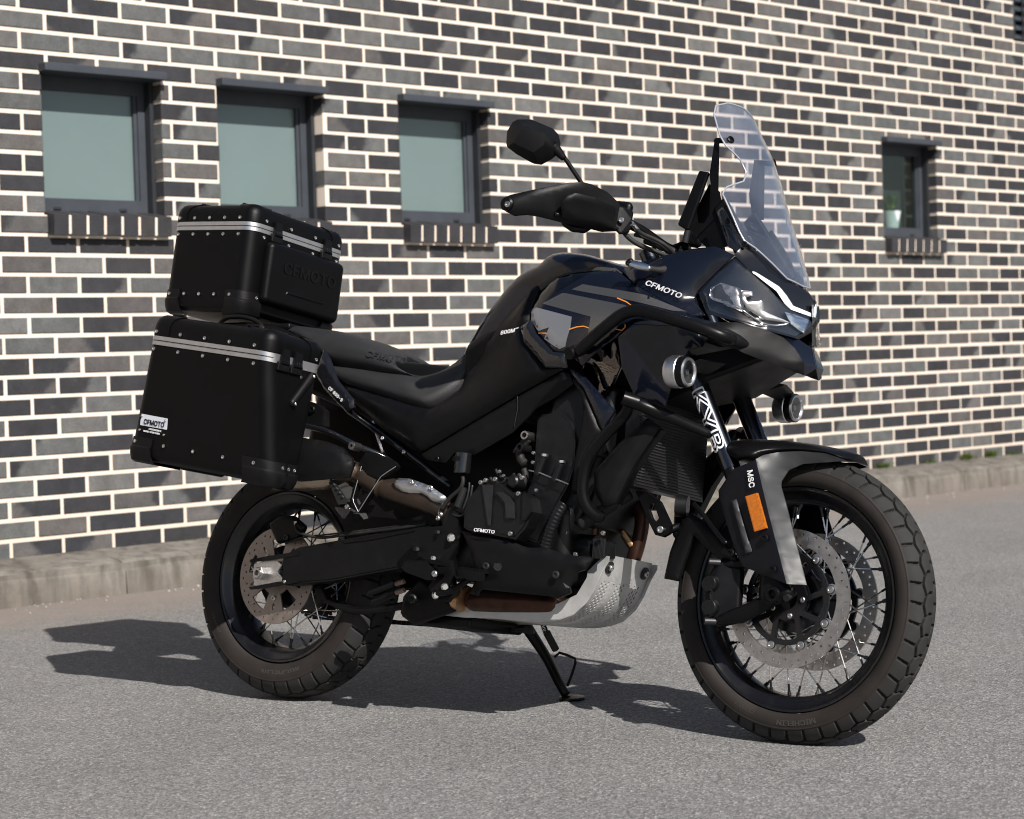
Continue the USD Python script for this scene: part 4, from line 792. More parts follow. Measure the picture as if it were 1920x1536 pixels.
part(bp, 'lever', tube(TP([(880, 1086), (860, 1100), (840, 1110), (815, 1112)], -.215), .008, 10, 16), 'black_satin', True)
rv = part(BK, 'brake_reservoir', lathe([(.0001, 0), (.019, 0), (.021, .003), (.021, .050), (.017, .053), (.0001, .053)], 26, 'z').apply_translation(T(866, 888, -.20)), 'gloss_black', 40)
part(rv, 'cap', lathe([(.0001, 0), (.0235, 0), (.0235, .010), (.018, .014), (.0001, .014)], 12, 'z').apply_translation(T(865, 866, -.20)), 'black_satin', 25)
part(rv, 'hose', tube(TP([(867, 893), (868, 905), (862, 918), (848, 930), (835, 945), (828, 955)], -.20), .0055, 10, 24), 'rubber', True)
part(BK, 'master_cylinder', [cyl(T(872, 915, -.20), T(858, 950, -.20), .010, 14)], 'engine_grey', 40)
for pts in ([(880, 905), (878, 925), (868, 955)], [(886, 910), (882, 935), (872, 962), (850, 965)], [(830, 945), (822, 960), (826, 972)]): part(BK, 'brake_line', tube(TP(pts, -.205), .0030, 8, 18), 'engine_grey', True)
for x, y in ((828, 965), (823, 972)): part(BK, 'banjo_bolt', bolt(T(x, y, -.21), (-.5, -1, 0), .007, .006), 'bolt_steel', 40)
for (x0, y0, x1, y1) in ((694, 1114, 742, 1096), (700, 1130, 742, 1112)):
    a, b = T(x0, y0, -.20), T(x1, y1, -.20); sw = part(BK, 'brake_switch', cyl(a, b, .0098, 16), 'black_satin', 40)
    part(sw, 'tip', cyl(a, a - (b - a) * .08, .0098, 16, .004), 'gloss_black', 40)
    t_ = np.linspace(0, 1, 90); d_ = (T(x1 + 16, y1 - 6, -.2) - b); F_ = frame_to(d_); hx = b + d_ * t_[:, None] + .0058 * (np.cos(t_ * 2 * np.pi * 9)[:, None] * F_[:, 0] + np.sin(t_ * 2 * np.pi * 9)[:, None] * F_[:, 1])
    part(sw, 'spring', tube(hx, .0013, 6), 'spring_brown', True)
part(BK, 'linkage', [hull_s([(*T(x, y, -.13), .012) for x, y in ((765, 1120), (790, 1095), (850, 1140), (780, 1165), (760, 1150))], 8)], 'black_satin', 30)
part(BK, 'linkage_bolt', bolt(T(775, 1123, -.15), (0, -1, 0), .012, .008), 'engine_grey', 40)
part(BK, 'stand_bracket', rbox((.50, -.10, .215), (.66, .14, .245), .01), 'black_satin', 30)
# side stand, on the far side, its foot on the ground
IB = lambda w: (np.asarray(w, float) - BO) @ BR
def gnd(px, py, z=0.):
    d = np.array([(px - PW / 2) / FPX, -(py - PH / 2) / FPX, 1.]) @ CAM_R; return IB(CAM_C + d * (z - CAM_C[2]) / d[2])
foot = gnd(1062, 1304, .012)
ss = part(BK, 'side_stand', tube([T(984, 1168, .13), T(1000, 1195, .16), T(1024, 1232, .21), T(1042, 1268, .26), foot], [.016, .0145, .013, .0125, .012], 14, 30), 'black_satin', True)
up = BR.T @ np.array([0, 0, 1.]); ff = frame_to(up)
part(ss, 'foot', moved(lathe([(.0001, -.010), (.034, -.010), (.036, -.006), (.034, -.002), (.0001, .002)], 24, 'z'), ff, foot + (0.012, 0.008, 0)), 'black_satin', 30)
t_ = np.linspace(0, 1, 110); a, b = T(1016, 1166, .13), T(1026, 1192, .16); F_ = frame_to(b - a)
part(ss, 'spring', tube(a + (b - a) * t_[:, None] + .0062 * (np.cos(t_ * 60)[:, None] * F_[:, 0] + np.sin(t_ * 60)[:, None] * F_[:, 1]), .0014, 6), 'engine_grey', True)
part(ss, 'spring_cover', cyl(T(1025, 1186, .16), T(1042, 1218, .2), .0098, 14), 'rubber', 40)
part(ss, 'kick_hook', tube(np.vstack([TP([(1040, 1232, .205), (1049, 1224, .205), (1062, 1228, .21), (1078, 1235, .22), (1079, 1243, .225), (1072, 1265, .24), (1064, 1286, .255)])]), .0036, 8), 'black_satin', True)
part(BK, 'breather_stub', cyl(T(908, 1160, -.0), T(906, 1171, -.0), .007, 10), 'rubber', 40)
# ---------------------------------------------------------------- inner body behind the panels (airbox, frame, tail)
part(BK, 'airbox', hull_s([(*c, .03) for c in [(.62, y, .80) for y in (-.10, .10)] + [(.60, y, .92) for y in (-.09, .09)] + [(.95, y, .74) for y in (-.12, .12)] + [(1.02, y, .84) for y in (-.13, .13)] + [(.86, y, 1.06) for y in (-.10, .10)] + [(1.05, y, 1.04) for y in (-.13, .13)] + [(.72, y, 1.02) for y in (-.08, .08)]], 12), 'black_matte', 30)
part(BK, 'seat_tray', hull_s([(*c, .02) for c in [(.00, y, .86) for y in (-.08, .08)] + [(.55, y, .74) for y in (-.10, .10)] + [(.60, y, .86) for y in (-.08, .08)] + [(.0, y, .92) for y in (-.08, .08)] + [(.45, y, .70) for y in (-.09, .09)]], 12), 'black_matte', 30)
part(BK, 'tail_unit', hull_s([(*c, .02) for c in [(-.28, y, .93) for y in (-.06, .06)] + [(.06, y, .84) for y in (-.08, .08)] + [(.06, y, .93) for y in (-.09, .09)] + [(-.30, y, .97) for y in (-.06, .06)]], 12), 'black_matte', 30)
part(BK, 'rear_mudguard', hull_s([(*c, .012) for c in [(-.28, y, .92) for y in (-.08, .08)] + [(-.40, y, .62) for y in (-.08, .08)] + [(-.10, y, .80) for y in (-.10, .10)]], 10), 'black_matte', 30)
part(BK, 'tail_lamp', rbox((-.345, -.09, .955), (-.305, .09, .99), .01), 'decal_orange', 30)
rkp = part(BK, 'luggage_rack', rbox((-.40, -.12, .995), (-.02, .12, 1.012), .006), 'black_matte', 30)
both('rack_stay', tube([(-.36, -.13, 1.004), (-.1, -.14, 1.0), (.02, -.15, .965), (.10, -.14, .90)], .009, 12, 24), 'black_satin', rkp)
part(BK, 'shock_absorber', cyl((.42, 0, .70), (.47, 0, .38), .034, 24), 'engine_black', 40)
# ---------------------------------------------------------------- seat
def seat(name, edge, crown, Y, label=None, pw=.55, mtl='seat_vinyl'): return part(BK, name, loft_over(TP(edge, Y), TP(crown, 0), 25, pw), mtl, 40, label)
seat('rider_seat', [(633, 700, -.12), (640, 714, -.145), (676, 730, -.155), (728, 746, -.16), (780, 764, -.16), (806, 768, -.155), (828, 757, -.145), (859, 732, -.125), (880, 704, -.105), (896, 678, -.09)],
     [(640, 690), (690, 694), (770, 705), (806, 709), (832, 713), (848, 709), (862, 703), (880, 691), (893, 677), (903, 662)], None, 'rider seat of black grained vinyl, dished in the middle', .5)
ps = seat('pillion_seat', [(585, 640, -.12), (600, 655, -.13), (629, 686, -.135), (660, 692, -.135), (700, 697, -.135), (745, 702, -.13), (782, 706, -.12)],
     [(565, 622), (590, 620), (622, 623), (666, 629), (702, 639), (741, 655), (766, 671), (779, 690), (785, 704)], None, 'raised black pillion seat with pressed-in lettering', .5)
o_ = T(684, 668, -.137); part(ps, 'lettering', text('CFMOTO', .017, o_, T(757, 682, -.128) - o_, (0.1, .35, 1), .0012, True, 1.3), 'seat_vinyl', False)
# ---------------------------------------------------------------- side and tank panels
both('side_panel', panel(TP([(637, 717, -.135), (676, 729, -.15), (728, 744, -.155), (780, 763, -.16), (806, 767, -.16), (828, 755, -.15), (860, 731, -.13), (880, 702, -.115), (897, 672, -.105), (912, 648, -.11), (942, 605, -.125), (972, 570, -.135), (1006, 535, -.145), (1012, 541, -.155), (994, 585, -.185), (992, 604, -.19), (976, 614, -.195), (982, 640, -.20), (1022, 690, -.205), (1057, 692, -.205), (970, 741, -.19), (900, 782, -.18), (800, 842, -.17), (783, 848, -.165), (715, 803, -.15), (655, 746, -.14)]), .022, .06, .006), 'black_satin', None, 50)
part(BK, 'lettering', text('800MT', .0092, T(938, 628, -.196), T(969, 622, -.196) - T(938, 628, -.196), (.1, -.1, 1), .0012, True, 1.25, .25), 'white_print', False)
both('frame_cover', panel(TP([(790, 852, -.165), (800, 846, -.168), (900, 786, -.178), (970, 745, -.188), (1058, 695, -.20), (1068, 702, -.20), (1075, 720, -.20), (1040, 746, -.195), (1005, 766, -.19), (960, 812, -.185), (888, 854, -.18), (852, 849, -.18), (836, 868, -.175), (800, 862, -.168)]), .006, .02, .006), 'black_matte', None, 50)
part(BK, 'panel_seam', tube(TP([(970, 743, -.196), (971, 765, -.196), (964, 800, -.192)]), .0015, 6), 'gloss_black', True)
part(BK, 'cover_bolt', bolt(T(820, 861, -.178), (0, -1, 0), .0075, .005), 'black_satin', 40)
crown = TP([(895, 674), (912, 647), (942, 604), (972, 568), (1006, 533), (1030, 519), (1050, 512), (1062, 502), (1073, 491), (1096, 487), (1131, 490), (1168, 500), (1195, 508), (1235, 518)], 0)
part(BK, 'fuel_tank', loft_over(TP([(897, 676, -.10), (913, 650, -.11), (943, 607, -.125), (973, 572, -.135), (1008, 538, -.145), (1034, 524, -.155), (1053, 517, -.16), (1070, 512, -.165), (1085, 509, -.165), (1104, 506, -.165), (1131, 505, -.168), (1160, 508, -.17), (1185, 516, -.17), (1225, 528, -.17)], None), crown, 21, .6), 'gloss_navy', 40)
tp = [(1011, 553, -.165), (1030, 532, -.168), (1047, 519, -.168), (1080, 510, -.17), (1120, 505, -.172), (1155, 506, -.178), (1190, 534, -.212), (1240, 562, -.218), (1297, 594, -.21), (1340, 604, -.19), (1332, 618, -.20), (1262, 611, -.233), (1180, 607, -.252), (1162, 627, -.252), (1120, 657, -.245), (1092, 686, -.235), (1066, 663, -.225), (1036, 660, -.22), (1005, 624, -.205), (995, 603, -.195), (995, 585, -.19)]
TPN = panel(TP(tp), .012, .05, .005); both('tank_panel', TPN, 'gloss_navy', None, 50)
# decals lie on the panel: the panel's own surface, lifted a hair, cut to the decal's outline
def surf_at(mesh, xz):
    v = mesh.vertices; f = mesh.faces; k = len(v) // 2; ff = f[(f < k).all(1)]; from matplotlib.tri import Triangulation, LinearTriInterpolator
    return LinearTriInterpolator(Triangulation(v[:k, 0], v[:k, 2], ff), v[:k, 1])(xz[:, 0], xz[:, 1])
def on_panel(mesh, name, pts, material, lift=.0009, h=.010, Y=-.235):
    """Decal: each outline pixel is pushed along its sight line onto the panel."""
    v = mesh.vertices[:len(mesh.vertices) // 2]; tree = cKDTree(v[:, [0, 2]]); out = []
    for p in pts:
        y = Y
        for _ in range(25):
            q_ = T(p[0], p[1], y); d_, i_ = tree.query(q_[[0, 2]], 4); w_ = 1 / (d_ + 1e-4); y = .5 * y + .5 * (v[i_, 1] * w_).sum() / w_.sum()
        out.append(T(p[0], p[1], y)[[0, 2]])
    pg_ = clean(Polygon(out)); pg_ = pg_ if pg_.geom_type == 'Polygon' else max(pg_.geoms, key=lambda g_: g_.area)
    P, Tq, L = sheet(pg_, h); d_, i_ = tree.query(P, 4); w_ = 1 / (d_ + 1e-4); 
    from scipy.interpolate import LinearNDInterpolator
    li = LinearNDInterpolator(v[:, [0, 2]], v[:, 1])(P); y = np.where(np.isnan(li), (v[i_, 1] * w_).sum(1) / w_.sum(1), li) - lift
    V = np.vstack([np.stack([P[:, 0], y, P[:, 1]], 1), np.stack([P[:, 0], y + .0006, P[:, 1]], 1)]); n = len(P); F = [Tq, Tq[:, ::-1] + n]; b = np.arange(L[0]); c = (b + 1) % L[0]; F += [np.c_[b, b + n, c], np.c_[c, b + n, c + n]]
    m_ = TM(V, np.vstack(F)); 
    if m_.volume < 0: m_.invert()
    return part(BK, name, m_, material, False)
on_panel(TPN, 'decal_stripe', [(1072, 543), (1093, 533), (1210, 553), (1285, 583), (1262, 583), (1175, 562)], 'decal_grey')
on_panel(TPN, 'decal_stripe', [(1018, 569), (1056, 549), (1176, 573), (1163, 580), (1146, 596), (1102, 632), (1108, 594), (1019, 570)], 'decal_grey')
on_panel(TPN, 'decal_stripe', [(997, 580), (1003, 576), (1072, 594), (1069, 616), (1060, 650), (1049, 655), (1021, 636), (1030, 614), (1010, 621), (997, 604)], 'decal_light')
for pts in ([(1158, 558), (1175, 565), (1183, 571), (1186, 574), (1184, 574), (1182, 572), (1174, 567), (1157, 560)], [(1067, 617), (1082, 612), (1095, 611), (1104, 614), (1104, 616), (1095, 613), (1083, 614), (1067, 619)], [(1010, 624), (1025, 624), (1025, 626), (1010, 626)], [(1154, 616), (1166, 619), (1172, 613), (1171, 608), (1173, 608), (1174, 613), (1167, 621), (1153, 618)]):
    on_panel(TPN, 'decal_line', pts, 'decal_orange', .0012, .004)
both('tank_pad', panel(TP([(1010, 536, -.149), (1040, 519, -.163), (1080, 506, -.170), (1118, 500, -.172), (1154, 503, -.174), (1167, 513, -.186), (1120, 507, -.178), (1080, 511, -.178), (1046, 520, -.172), (1014, 545, -.164)]), .004, .01, .004, .006), 'seat_ribbed', None, 50)
both('tank_trim', panel(TP([(976, 613, -.205), (994, 600, -.205), (1004, 625, -.215), (1036, 660, -.228), (1059, 662, -.232), (1062, 690, -.225), (1022, 690, -.215), (981, 641, -.208)]), .008, .014, .005, .008), 'gloss_black', None, 50)
# shroud below the crash bar, the polished facet behind it, trim down to the engine
both('shroud', panel(TP([(1158, 629, -.252), (1180, 608, -.254), (1262, 612, -.238), (1335, 620, -.20), (1315, 650, -.19), (1292, 655, -.185), (1264, 700, -.17), (1247, 762, -.15), (1188, 738, -.19), (1166, 690, -.217)]), .006, .03, .005), 'gloss_navy', None, 50)
both('polished_facet', panel(TP([(1158, 631, -.2505), (1165, 689, -.2155), (1152, 718, -.200), (1128, 745, -.185), (1108, 720, -.172), (1089, 691, -.168), (1120, 657, -.205)]), -.004, .05, .004, .01), 'piano_black', None, 50)
both('trim_strip', panel(TP([(1066, 690, -.208), (1094, 704, -.206), (1152, 770, -.20), (1131, 808, -.196), (1115, 772, -.204), (1095, 728, -.208), (1080, 712, -.208)]), .006, .012, .006, .008), 'gloss_navy', None, 50)
both('frame_spar', panel(TP([(1068, 706, -.196), (1082, 712, -.198), (1096, 730, -.2), (1114, 773, -.196), (1130, 810, -.19), (1112, 838, -.19), (1096, 868, -.19), (1088, 905, -.186), (1088, 925, -.182), (1070, 925, -.182), (1076, 870, -.19), (1088, 812, -.195), (1094, 770, -.197), (1090, 742, -.198)]), .010, .02, .02, .008), 'black_matte', None, 50)
# ---------------------------------------------------------------- crash bars
cb = [T(1082, 660, -.285), T(1096, 647, -.287), T(1122, 624, -.287), T(1150, 601, -.285), T(1168, 589, -.283), T(1190, 583, -.281), T(1215, 585, -.277), T(1260, 598, -.268), T(1310, 614, -.255), T(1350, 629, -.235), T(1374, 637, -.185)]
c_ = tube(cb, .0150, 18, 60); both('crash_bar', c_, 'black_satin', None, True)
both('bar_end', cyl(T(1066, 663, -.30), T(1092, 654, -.262), .0155, 22), 'black_satin')
lb = [T(1176, 752, -.255), T(1176, 770, -.250), T(1150, 801, -.246), T(1122, 832, -.242), T(1102, 862, -.238), T(1093, 900, -.232), T(1094, 935, -.225), T(1106, 958, -.21), T(1128, 970, -.18)]
both('crash_bar', tube(lb, .0140, 18, 60), 'black_satin', None, True)
both('bar_end', cyl(T(1168, 746, -.285), T(1196, 756, -.262), .0170, 22), 'black_satin'); both('bar_stub', tube(TP([(1190, 754, -.262), (1215, 765, -.25), (1262, 785, -.20), (1330, 815, -.12)]), [.0150, .0150, .013, .012], 16, 20), 'black_satin', None, True)
# ---------------------------------------------------------------- radiator
rc_ = part(BK, 'radiator', [box((1.115, -.165, .575), (1.150, .165, .80))], 'engine_black', False)
for k in range(30): z = .582 + k * .0072; part(rc_, 'fin', box((1.1505, -.158, z), (1.1525, .158, z + .0028)), 'rubber', False)
both('radiator_cover', panel(TP([(1207, 790, -.205), (1214, 784, -.20), (1237, 802, -.195), (1188, 873, -.20), (1154, 943, -.20), (1130, 950, -.20), (1114, 922, -.205), (1114, 884, -.21), (1160, 832, -.21)]), .012, .02, .012), 'black_matte', None, 50)
both('radiator_side', ext(poly([(1230, 800), (1240, 806), (1192, 876), (1158, 944), (1150, 944), (1186, 870)], -.192), -.192, -.17, .003), 'black_satin')
part(BK, 'radiator_hose', tube([(1.10, -.10, .56), (1.06, -.14, .52), (1.0, -.15, .48)], .016, 12, 20), 'rubber', True)
pl([(1190, 918), (1215, 925), (1236, 940), (1257, 985), (1254, 1000), (1242, 1007), (1228, 1003), (1214, 975), (1203, 948)], -.10, -.085, 'black_satin', 'lower_bracket', .002, .003, holes=[[(1219, 945), (1226, 944), (1235, 972), (1228, 980), (1221, 972), (1215, 955)]])
part(BK, 'bracket_bolt', bolt(T(1238, 993, -.104), (.3, -1, 0), .0085, .005), 'bolt_steel', 40)
part(BK, 'bracket_arm', tube(TP([(1245, 998, -.09), (1265, 990, -.07), (1290, 985, -.03)]), .010, 10), 'black_satin', True)
part(BK, 'horn', [cyl(T(1268, 948, -.06), T(1290, 950, -.05), .026, 20)], 'engine_black', 40)
# ---------------------------------------------------------------- forks, guards, mudguard
fa_, fb_ = np.array([1.378, 0, .625]), np.array([1.272, 0, .829]); fd_ = (fb_ - fa_) / np.linalg.norm(fb_ - fa_); ftop = fa_ + fd_ * .60; flow = fa_ - fd_ * .30
for s in (-1, 1):
    y = np.array([0, s * .105, 0]); fk = part(BK, 'fork_tube', cyl(fa_ + y + fd_ * .0, ftop + y, .0225, 32), 'fork_black', 40)
    part(fk, 'slider', cyl(flow + y, fa_ + y + fd_ * .04, .0215, 28), 'black_satin', 40)
    part(fk, 'axle_clamp', [hull_s([(1.505, s * .112, .335, .026), (1.545, s * .112, .345, .022), (1.500, s * .112, .40, .022)], 14)], 'black_satin', 35)
    part(fk, 'caliper_arm', hull_s([(1.500, s * .112, .320, .018), (1.44, s * .115, .278, .010), (1.372, s * .115, .272, .010)], 12), 'black_satin', 35); part(fk, 'caliper_arm', hull_s([(1.47, s * .108, .41, .014), (1.372, s * .112, .402, .010)], 12), 'black_satin', 35)
    part(fk, 'axle_end', lathe([(.0105, -.008), (.0165, -.008), (.0185, -.005), (.0185, .01), (.0105, .01), (.0105, -.008)], 24).apply_translation((1.527, s * .138 if s < 0 else s * .128, .336)), 'black_satin', 40)
    part(fk, 'clamp_slot', cyl((1.556, s * .13, .33), (1.556, s * .095, .345), .008, 10), 'engine_grey', 30)
    ca = part(BK, 'brake_caliper', hull_s([(1.375, s * .108, .40, .016), (1.352, s * .112, .35, .02), (1.358, s * .112, .30, .02), (1.378, s * .108, .27, .014), (1.41, s * .095, .39, .014), (1.41, s * .095, .28, .014)], 14), 'black_satin', 35)
    for (x, z, r) in ((1.358, .355, .021), (1.362, .300, .021)): part(ca, 'piston_boss', lathe([(.0001, -.016), (r * .8, -.016), (r, -.011), (r, .01), (.0001, .01)], 24).apply_translation((x, s * .124 if s < 0 else s * .12, z)) if s < 0 else cyl((x, .11, z), (x, .136, z), r, 20), 'engine_black', 40)
    for z in (.405, .268): part(ca, 'pin', cyl((1.352, s * .135, z), (1.372, s * .118, z), .0085, 12), 'engine_grey', 40)
    if s < 0: part(ca, 'lettering', text('J.JUAN', .008, (1.366, -.141, .352), (-.05, 0, -1), (1, 0, 0), .001), 'engine_grey', False)
for w_, c in ((.0225, 1),):
    pass
# outlined lettering along the fork tube (on the tube's round face)
def wrap_text(s, h, a, b, r, around, stretch=1.0, depth=.0008, outline=.0026):
    t = meshkit.text_mesh(s, h, depth, True); v = t.vertices; W_ = np.ptp(v[:, 0])
    from shapely.ops import unary_union as uu
    fl_ = [Polygon(v[f][:, :2]) for f, n in zip(t.faces, t.face_normals) if n[2] > .9]; shp = uu(fl_).buffer(.00015)
    shp = affinity.scale(shp, stretch, 1, origin=(0, 0)); ol = shp.buffer(outline * .5).difference(shp.buffer(-outline * .55))
    m_ = []
    for g_ in getattr(ol, 'geoms', [ol]): m_.append(trimesh.creation.extrude_polygon(g_, depth, engine='earcut'))
    m_ = trimesh.util.concatenate(m_).subdivide_to_size(.004); vv = m_.vertices.copy(); L = np.linalg.norm(b - a); u = (b - a) / L; e1 = around - u * (around @ u); e1 /= np.linalg.norm(e1); e2 = np.cross(e1, u)
    mn = np.array(shp.bounds); x = (vv[:, 0] - mn[0]) / (mn[2] - mn[0]) * L; ang = (vv[:, 1] - (mn[1] + mn[3]) / 2) / r; R_ = r + vv[:, 2] + .0003
    return TM(a + x[:, None] * u + R_[:, None] * (np.cos(ang)[:, None] * e1 + np.sin(ang)[:, None] * e2), m_.faces)
ya = np.array([0, -.105, 0]); k0 = fb_ + ya - fd_ * .020; k1 = fa_ + ya + fd_ * .050
part(BK, 'fork_lettering', wrap_text('KYB', .035, k0, k1, .0225, np.array([-.15, -1, -.05]), 1.0), 'white_print', False)
og = [(1417, 862, -.148), (1374, 880, -.146), (1347, 920, -.130), (1348, 935, -.130), (1381, 1041, -.132), (1394, 1063, -.136), (1475, 1095, -.150), (1458, 1028, -.151), (1440, 958, -.151)]
both('fork_guard', panel(TP(og), .003, .012, .004), 'navy_satin', None, 50)
both('fork_guard_stripe', panel(TP([(1371, 940, -.143), (1380, 936, -.145), (1409, 1035, -.147), (1398, 1038, -.145)]), .004, .006, .004, .006), 'grey_facet', None, 50)
part(BK, 'lettering', text('MSC', .0135, T(1401, 882, -.1555), T(1406, 920, -.1545) - T(1401, 882, -.1555), (1, 0, .15), .001, True, 1.0), 'white_print', False)
part(BK, 'reflector', rbox((0, 0, 0), (.030, .008, .076), .003).translate([0, 0, 0]) if False else ext(poly([(1397, 931), (1419, 924), (1437, 990), (1414, 997)], -.162), -.162, -.153, .002), 'amber', 30)
for x, y in ((1434, 1009), (1449, 1068)): part(BK, 'guard_bolt', bolt(T(x, y, -.156), (0, -1, 0), .0092, .004), 'black_satin', 40)
ed = [(1384, 864, -.126), (1417, 860, -.1465), (1432, 852, -.1345), (1460, 847, -.1115), (1500, 845, -.0975), (1548, 849, -.0825), (1588, 862, -.0550), (1608, 857, -.02)]
crn = [(1372, 838), (1400, 831), (1440, 828), (1480, 830), (1515, 833), (1552, 838), (1590, 846), (1612, 853)]
part(BK, 'front_mudguard', loft_over(TP(ed), TP(crn, 0), 19, .8), 'black_satin', 40)
both('fork_guard_facet', panel(TP([(1417, 861, -.148), (1432, 853, -.136), (1460, 848, -.113), (1500, 846, -.099), (1548, 850, -.084), (1588, 864, -.056), (1548, 867, -.072), (1505, 870, -.086), (1478, 882, -.096), (1465, 902, -.103), (1464, 912, -.104), (1473, 943, -.106), (1490, 1010, -.112), (1512, 1097, -.118), (1475, 1095, -.150), (1458, 1028, -.151), (1440, 958, -.151)]), .0, .01, .003, .008), 'grey_facet', None, 50)
both('mudguard_stay', tube(TP([(1300, 945, -.09), (1318, 965, -.10), (1345, 1000, -.115), (1362, 1020, -.12)]), .006, 10, 16), 'black_satin', None, True)
both('rear_splash_guard', panel(TP([(1296, 962, -.075), (1316, 975, -.085), (1378, 1041, -.12), (1381, 1056, -.12), (1345, 1047, -.10), (1300, 1003, -.085), (1270, 1090, -.075), (1245, 1085, -.07), (1256, 1035, -.07), (1278, 978, -.07)]), .006, .012, .01, .008), 'black_matte', None, 50)
part(BK, 'splash_guard', hull(np.vstack([TP([(1296, 962), (1282, 1000), (1270, 1088), (1247, 1084), (1258, 1030), (1279, 976)], y) for y in (-.066, .066)])), 'black_matte', 25)
part(BK, 'guard_bolt', bolt(T(1370, 1037, -.13), (0, -1, 0), .010, .005), 'black_satin', 40)
part(BK, 'triple_clamp', rbox((1.20, -.135, .865), (1.30, .135, .895), .012), 'black_satin', 30); part(BK, 'triple_clamp', rbox((1.06, -.135, 1.095), (1.16, .135, 1.12), .012), 'black_satin', 30)
part(BK, 'steering_head', cyl((1.12, 0, 1.10), (1.23, 0, .86), .04, 24), 'black_matte', 40)
part(BK, 'fork_shroud', hull_s([(*c, .01) for c in [(1.16, y, .80) for y in (-.07, .07)] + [(1.30, y, .84) for y in (-.12, .12)] + [(1.44, y, .90) for y in (-.08, .08)] + [(1.20, y, 1.0) for y in (-.13, .13)]], 10), 'black_matte', 30)
# ---------------------------------------------------------------- fog lamps
for s in (-1, 1):
    c = np.array([1.325, s * .268, .829]); ax = np.array([1.0, -s * .02, -.02]); ax /= np.linalg.norm(ax); F_ = frame_to(ax)
    fl_ = part(BK, 'fog_lamp', moved(lathe([(.0001, -.045), (.029, -.040), (.0360, -.020), (.0362, .012), (.030, .014), (.0001, .004)], 40, 'z'), F_, c), 'black_satin', 40)
    part(fl_, 'ring', moved(lathe([(.028, -.040), (.0345, -.036), (.0380, -.028), (.0380, -.006), (.0362, -.004), (.028, -.040)], 44, 'z'), F_, c), 'aluminium_bare', 30)
    part(fl_, 'bezel', moved(lathe([(.0270, .0135), (.0285, .017), (.0322, .017), (.0340, .0125), (.0270, .0125)], 44, 'z'), F_, c), 'aluminium_bare', 40)
    part(fl_, 'reflector', moved(lathe([(.0001, .0035), (.010, .004), (.022, .009), (.027, .0132)], 30, 'z'), F_, c), 'chrome', 40)
    part(fl_, 'lens', moved(lathe([(.0001, .0155), (.018, .0150), (.0272, .0138), (.0272, .0128), (.0001, .0140)], 32, 'z'), F_, c), 'clear_plastic', True)
    part(fl_, 'bulb', moved(lathe([(.0001, .0045), (.006, .0045), (.007, .010), (.0001, .011)], 16, 'z'), F_, c), 'lens_dark', 40)
    part(fl_, 'bracket', hull(np.array([[1.318, s * .25, .850], [1.33, s * .20, .872], [1.34, s * .13, .872], [1.31, s * .13, .845], [1.305, s * .25, .842], [1.37, s * .15, .868], [1.345, s * .24, .862]])), 'black_matte', 25)
# ---------------------------------------------------------------- front fairing
fp = [(1165, 506, -.178), (1184, 496, -.18), (1254, 477, -.185), (1300, 466, -.18), (1342, 462, -.17), (1376, 478, -.162), (1341, 512, -.168), (1307, 546, -.176), (1300, 562, -.18), (1322, 592, -.178), (1297, 592, -.205), (1240, 561, -.215), (1190, 533, -.21)]
FPN = panel(TP(fp), .008, .04, .005); both('fairing_side', FPN, 'gloss_navy', None, 50)
part(BK, 'lettering', text('CFMOTO', .0120, T(1208, 533, -.222), T(1292, 566, -.214) - T(1208, 533, -.222), (.35, -.05, 1), .0012, True, 1.45, .3), 'white_print', False)
both('beak_side', panel(TP([(1325, 605, -.20), (1380, 604, -.17), (1415, 612, -.14), (1445, 622, -.11), (1470, 634, -.08), (1490, 653, -.065), (1508, 680, -.05), (1507, 704, -.04), (1470, 690, -.085), (1430, 676, -.125), (1395, 662, -.165), (1350, 640, -.205), (1322, 622, -.212)]), .010, .03, .006), 'black_matte', None, 50)
both('beak_inlet', tube(TP([(1335, 624, -.225), (1360, 633, -.205), (1385, 642, -.175), (1402, 648, -.15)]), [.019, .021, .017, .008], 18, 24), 'black_matte', None, True)
both('beak_nose', panel(TP([(1466, 626, -.075), (1500, 638, -.032), (1524, 655, 0.0), (1531, 690, 0.0), (1508, 704, -.038), (1508, 680, -.05), (1490, 653, -.065)]), .003, .01, .004, .008), 'gloss_navy', None, 50)
part(BK, 'beak_underside', hull(np.vstack([TP([(1503, 702, -.035), (1440, 680, -.11), (1380, 656, -.17), (1330, 636, -.17)]) * [1, .6, 1] + (-.01, 0, .022), TP([(1503, 702, -.035), (1440, 680, -.11), (1380, 656, -.17), (1330, 636, -.17)]) * [1, -.6, 1] + (-.01, 0, .022), TP([(1420, 640), (1500, 640)], 0)])), 'black_matte', 25)
hp_ = [(1309, 548, -.170), (1341, 513, -.162), (1378, 481, -.152), (1402, 503, -.142), (1440, 537, -.108), (1478, 574, -.066), (1500, 587, -.036), (1529, 572, 0), (1530, 600, 0), (1515, 620, -.020), (1490, 634, -.055), (1440, 620, -.115), (1380, 602, -.160), (1325, 588, -.172)]
HPN = panel(TP(hp_), .004, .03, .02); both('headlight_housing', HPN, 'gloss_black', None, 50)
hl = part(BK, 'headlight', panel(TP([(1332, 540, -.180), (1352, 530, -.176), (1386, 540, -.166), (1396, 586, -.160), (1360, 573, -.178), (1331, 558, -.184)]), .004, .02, .004, .005), 'steel', True)
part(hl, 'projector', panel(TP([(1390, 544, -.172), (1408.5, 546, -.160), (1410, 554, -.160), (1397, 557, -.168), (1400, 566, -.168), (1428.5, 564, -.145), (1430, 583, -.140), (1471, 600, -.095), (1480, 605, -.085), (1437, 600, -.130), (1414, 588.5, -.150), (1398.5, 577, -.166), (1391, 563, -.172)]), .004, .006, .006, .004), 'silver_band', 30)
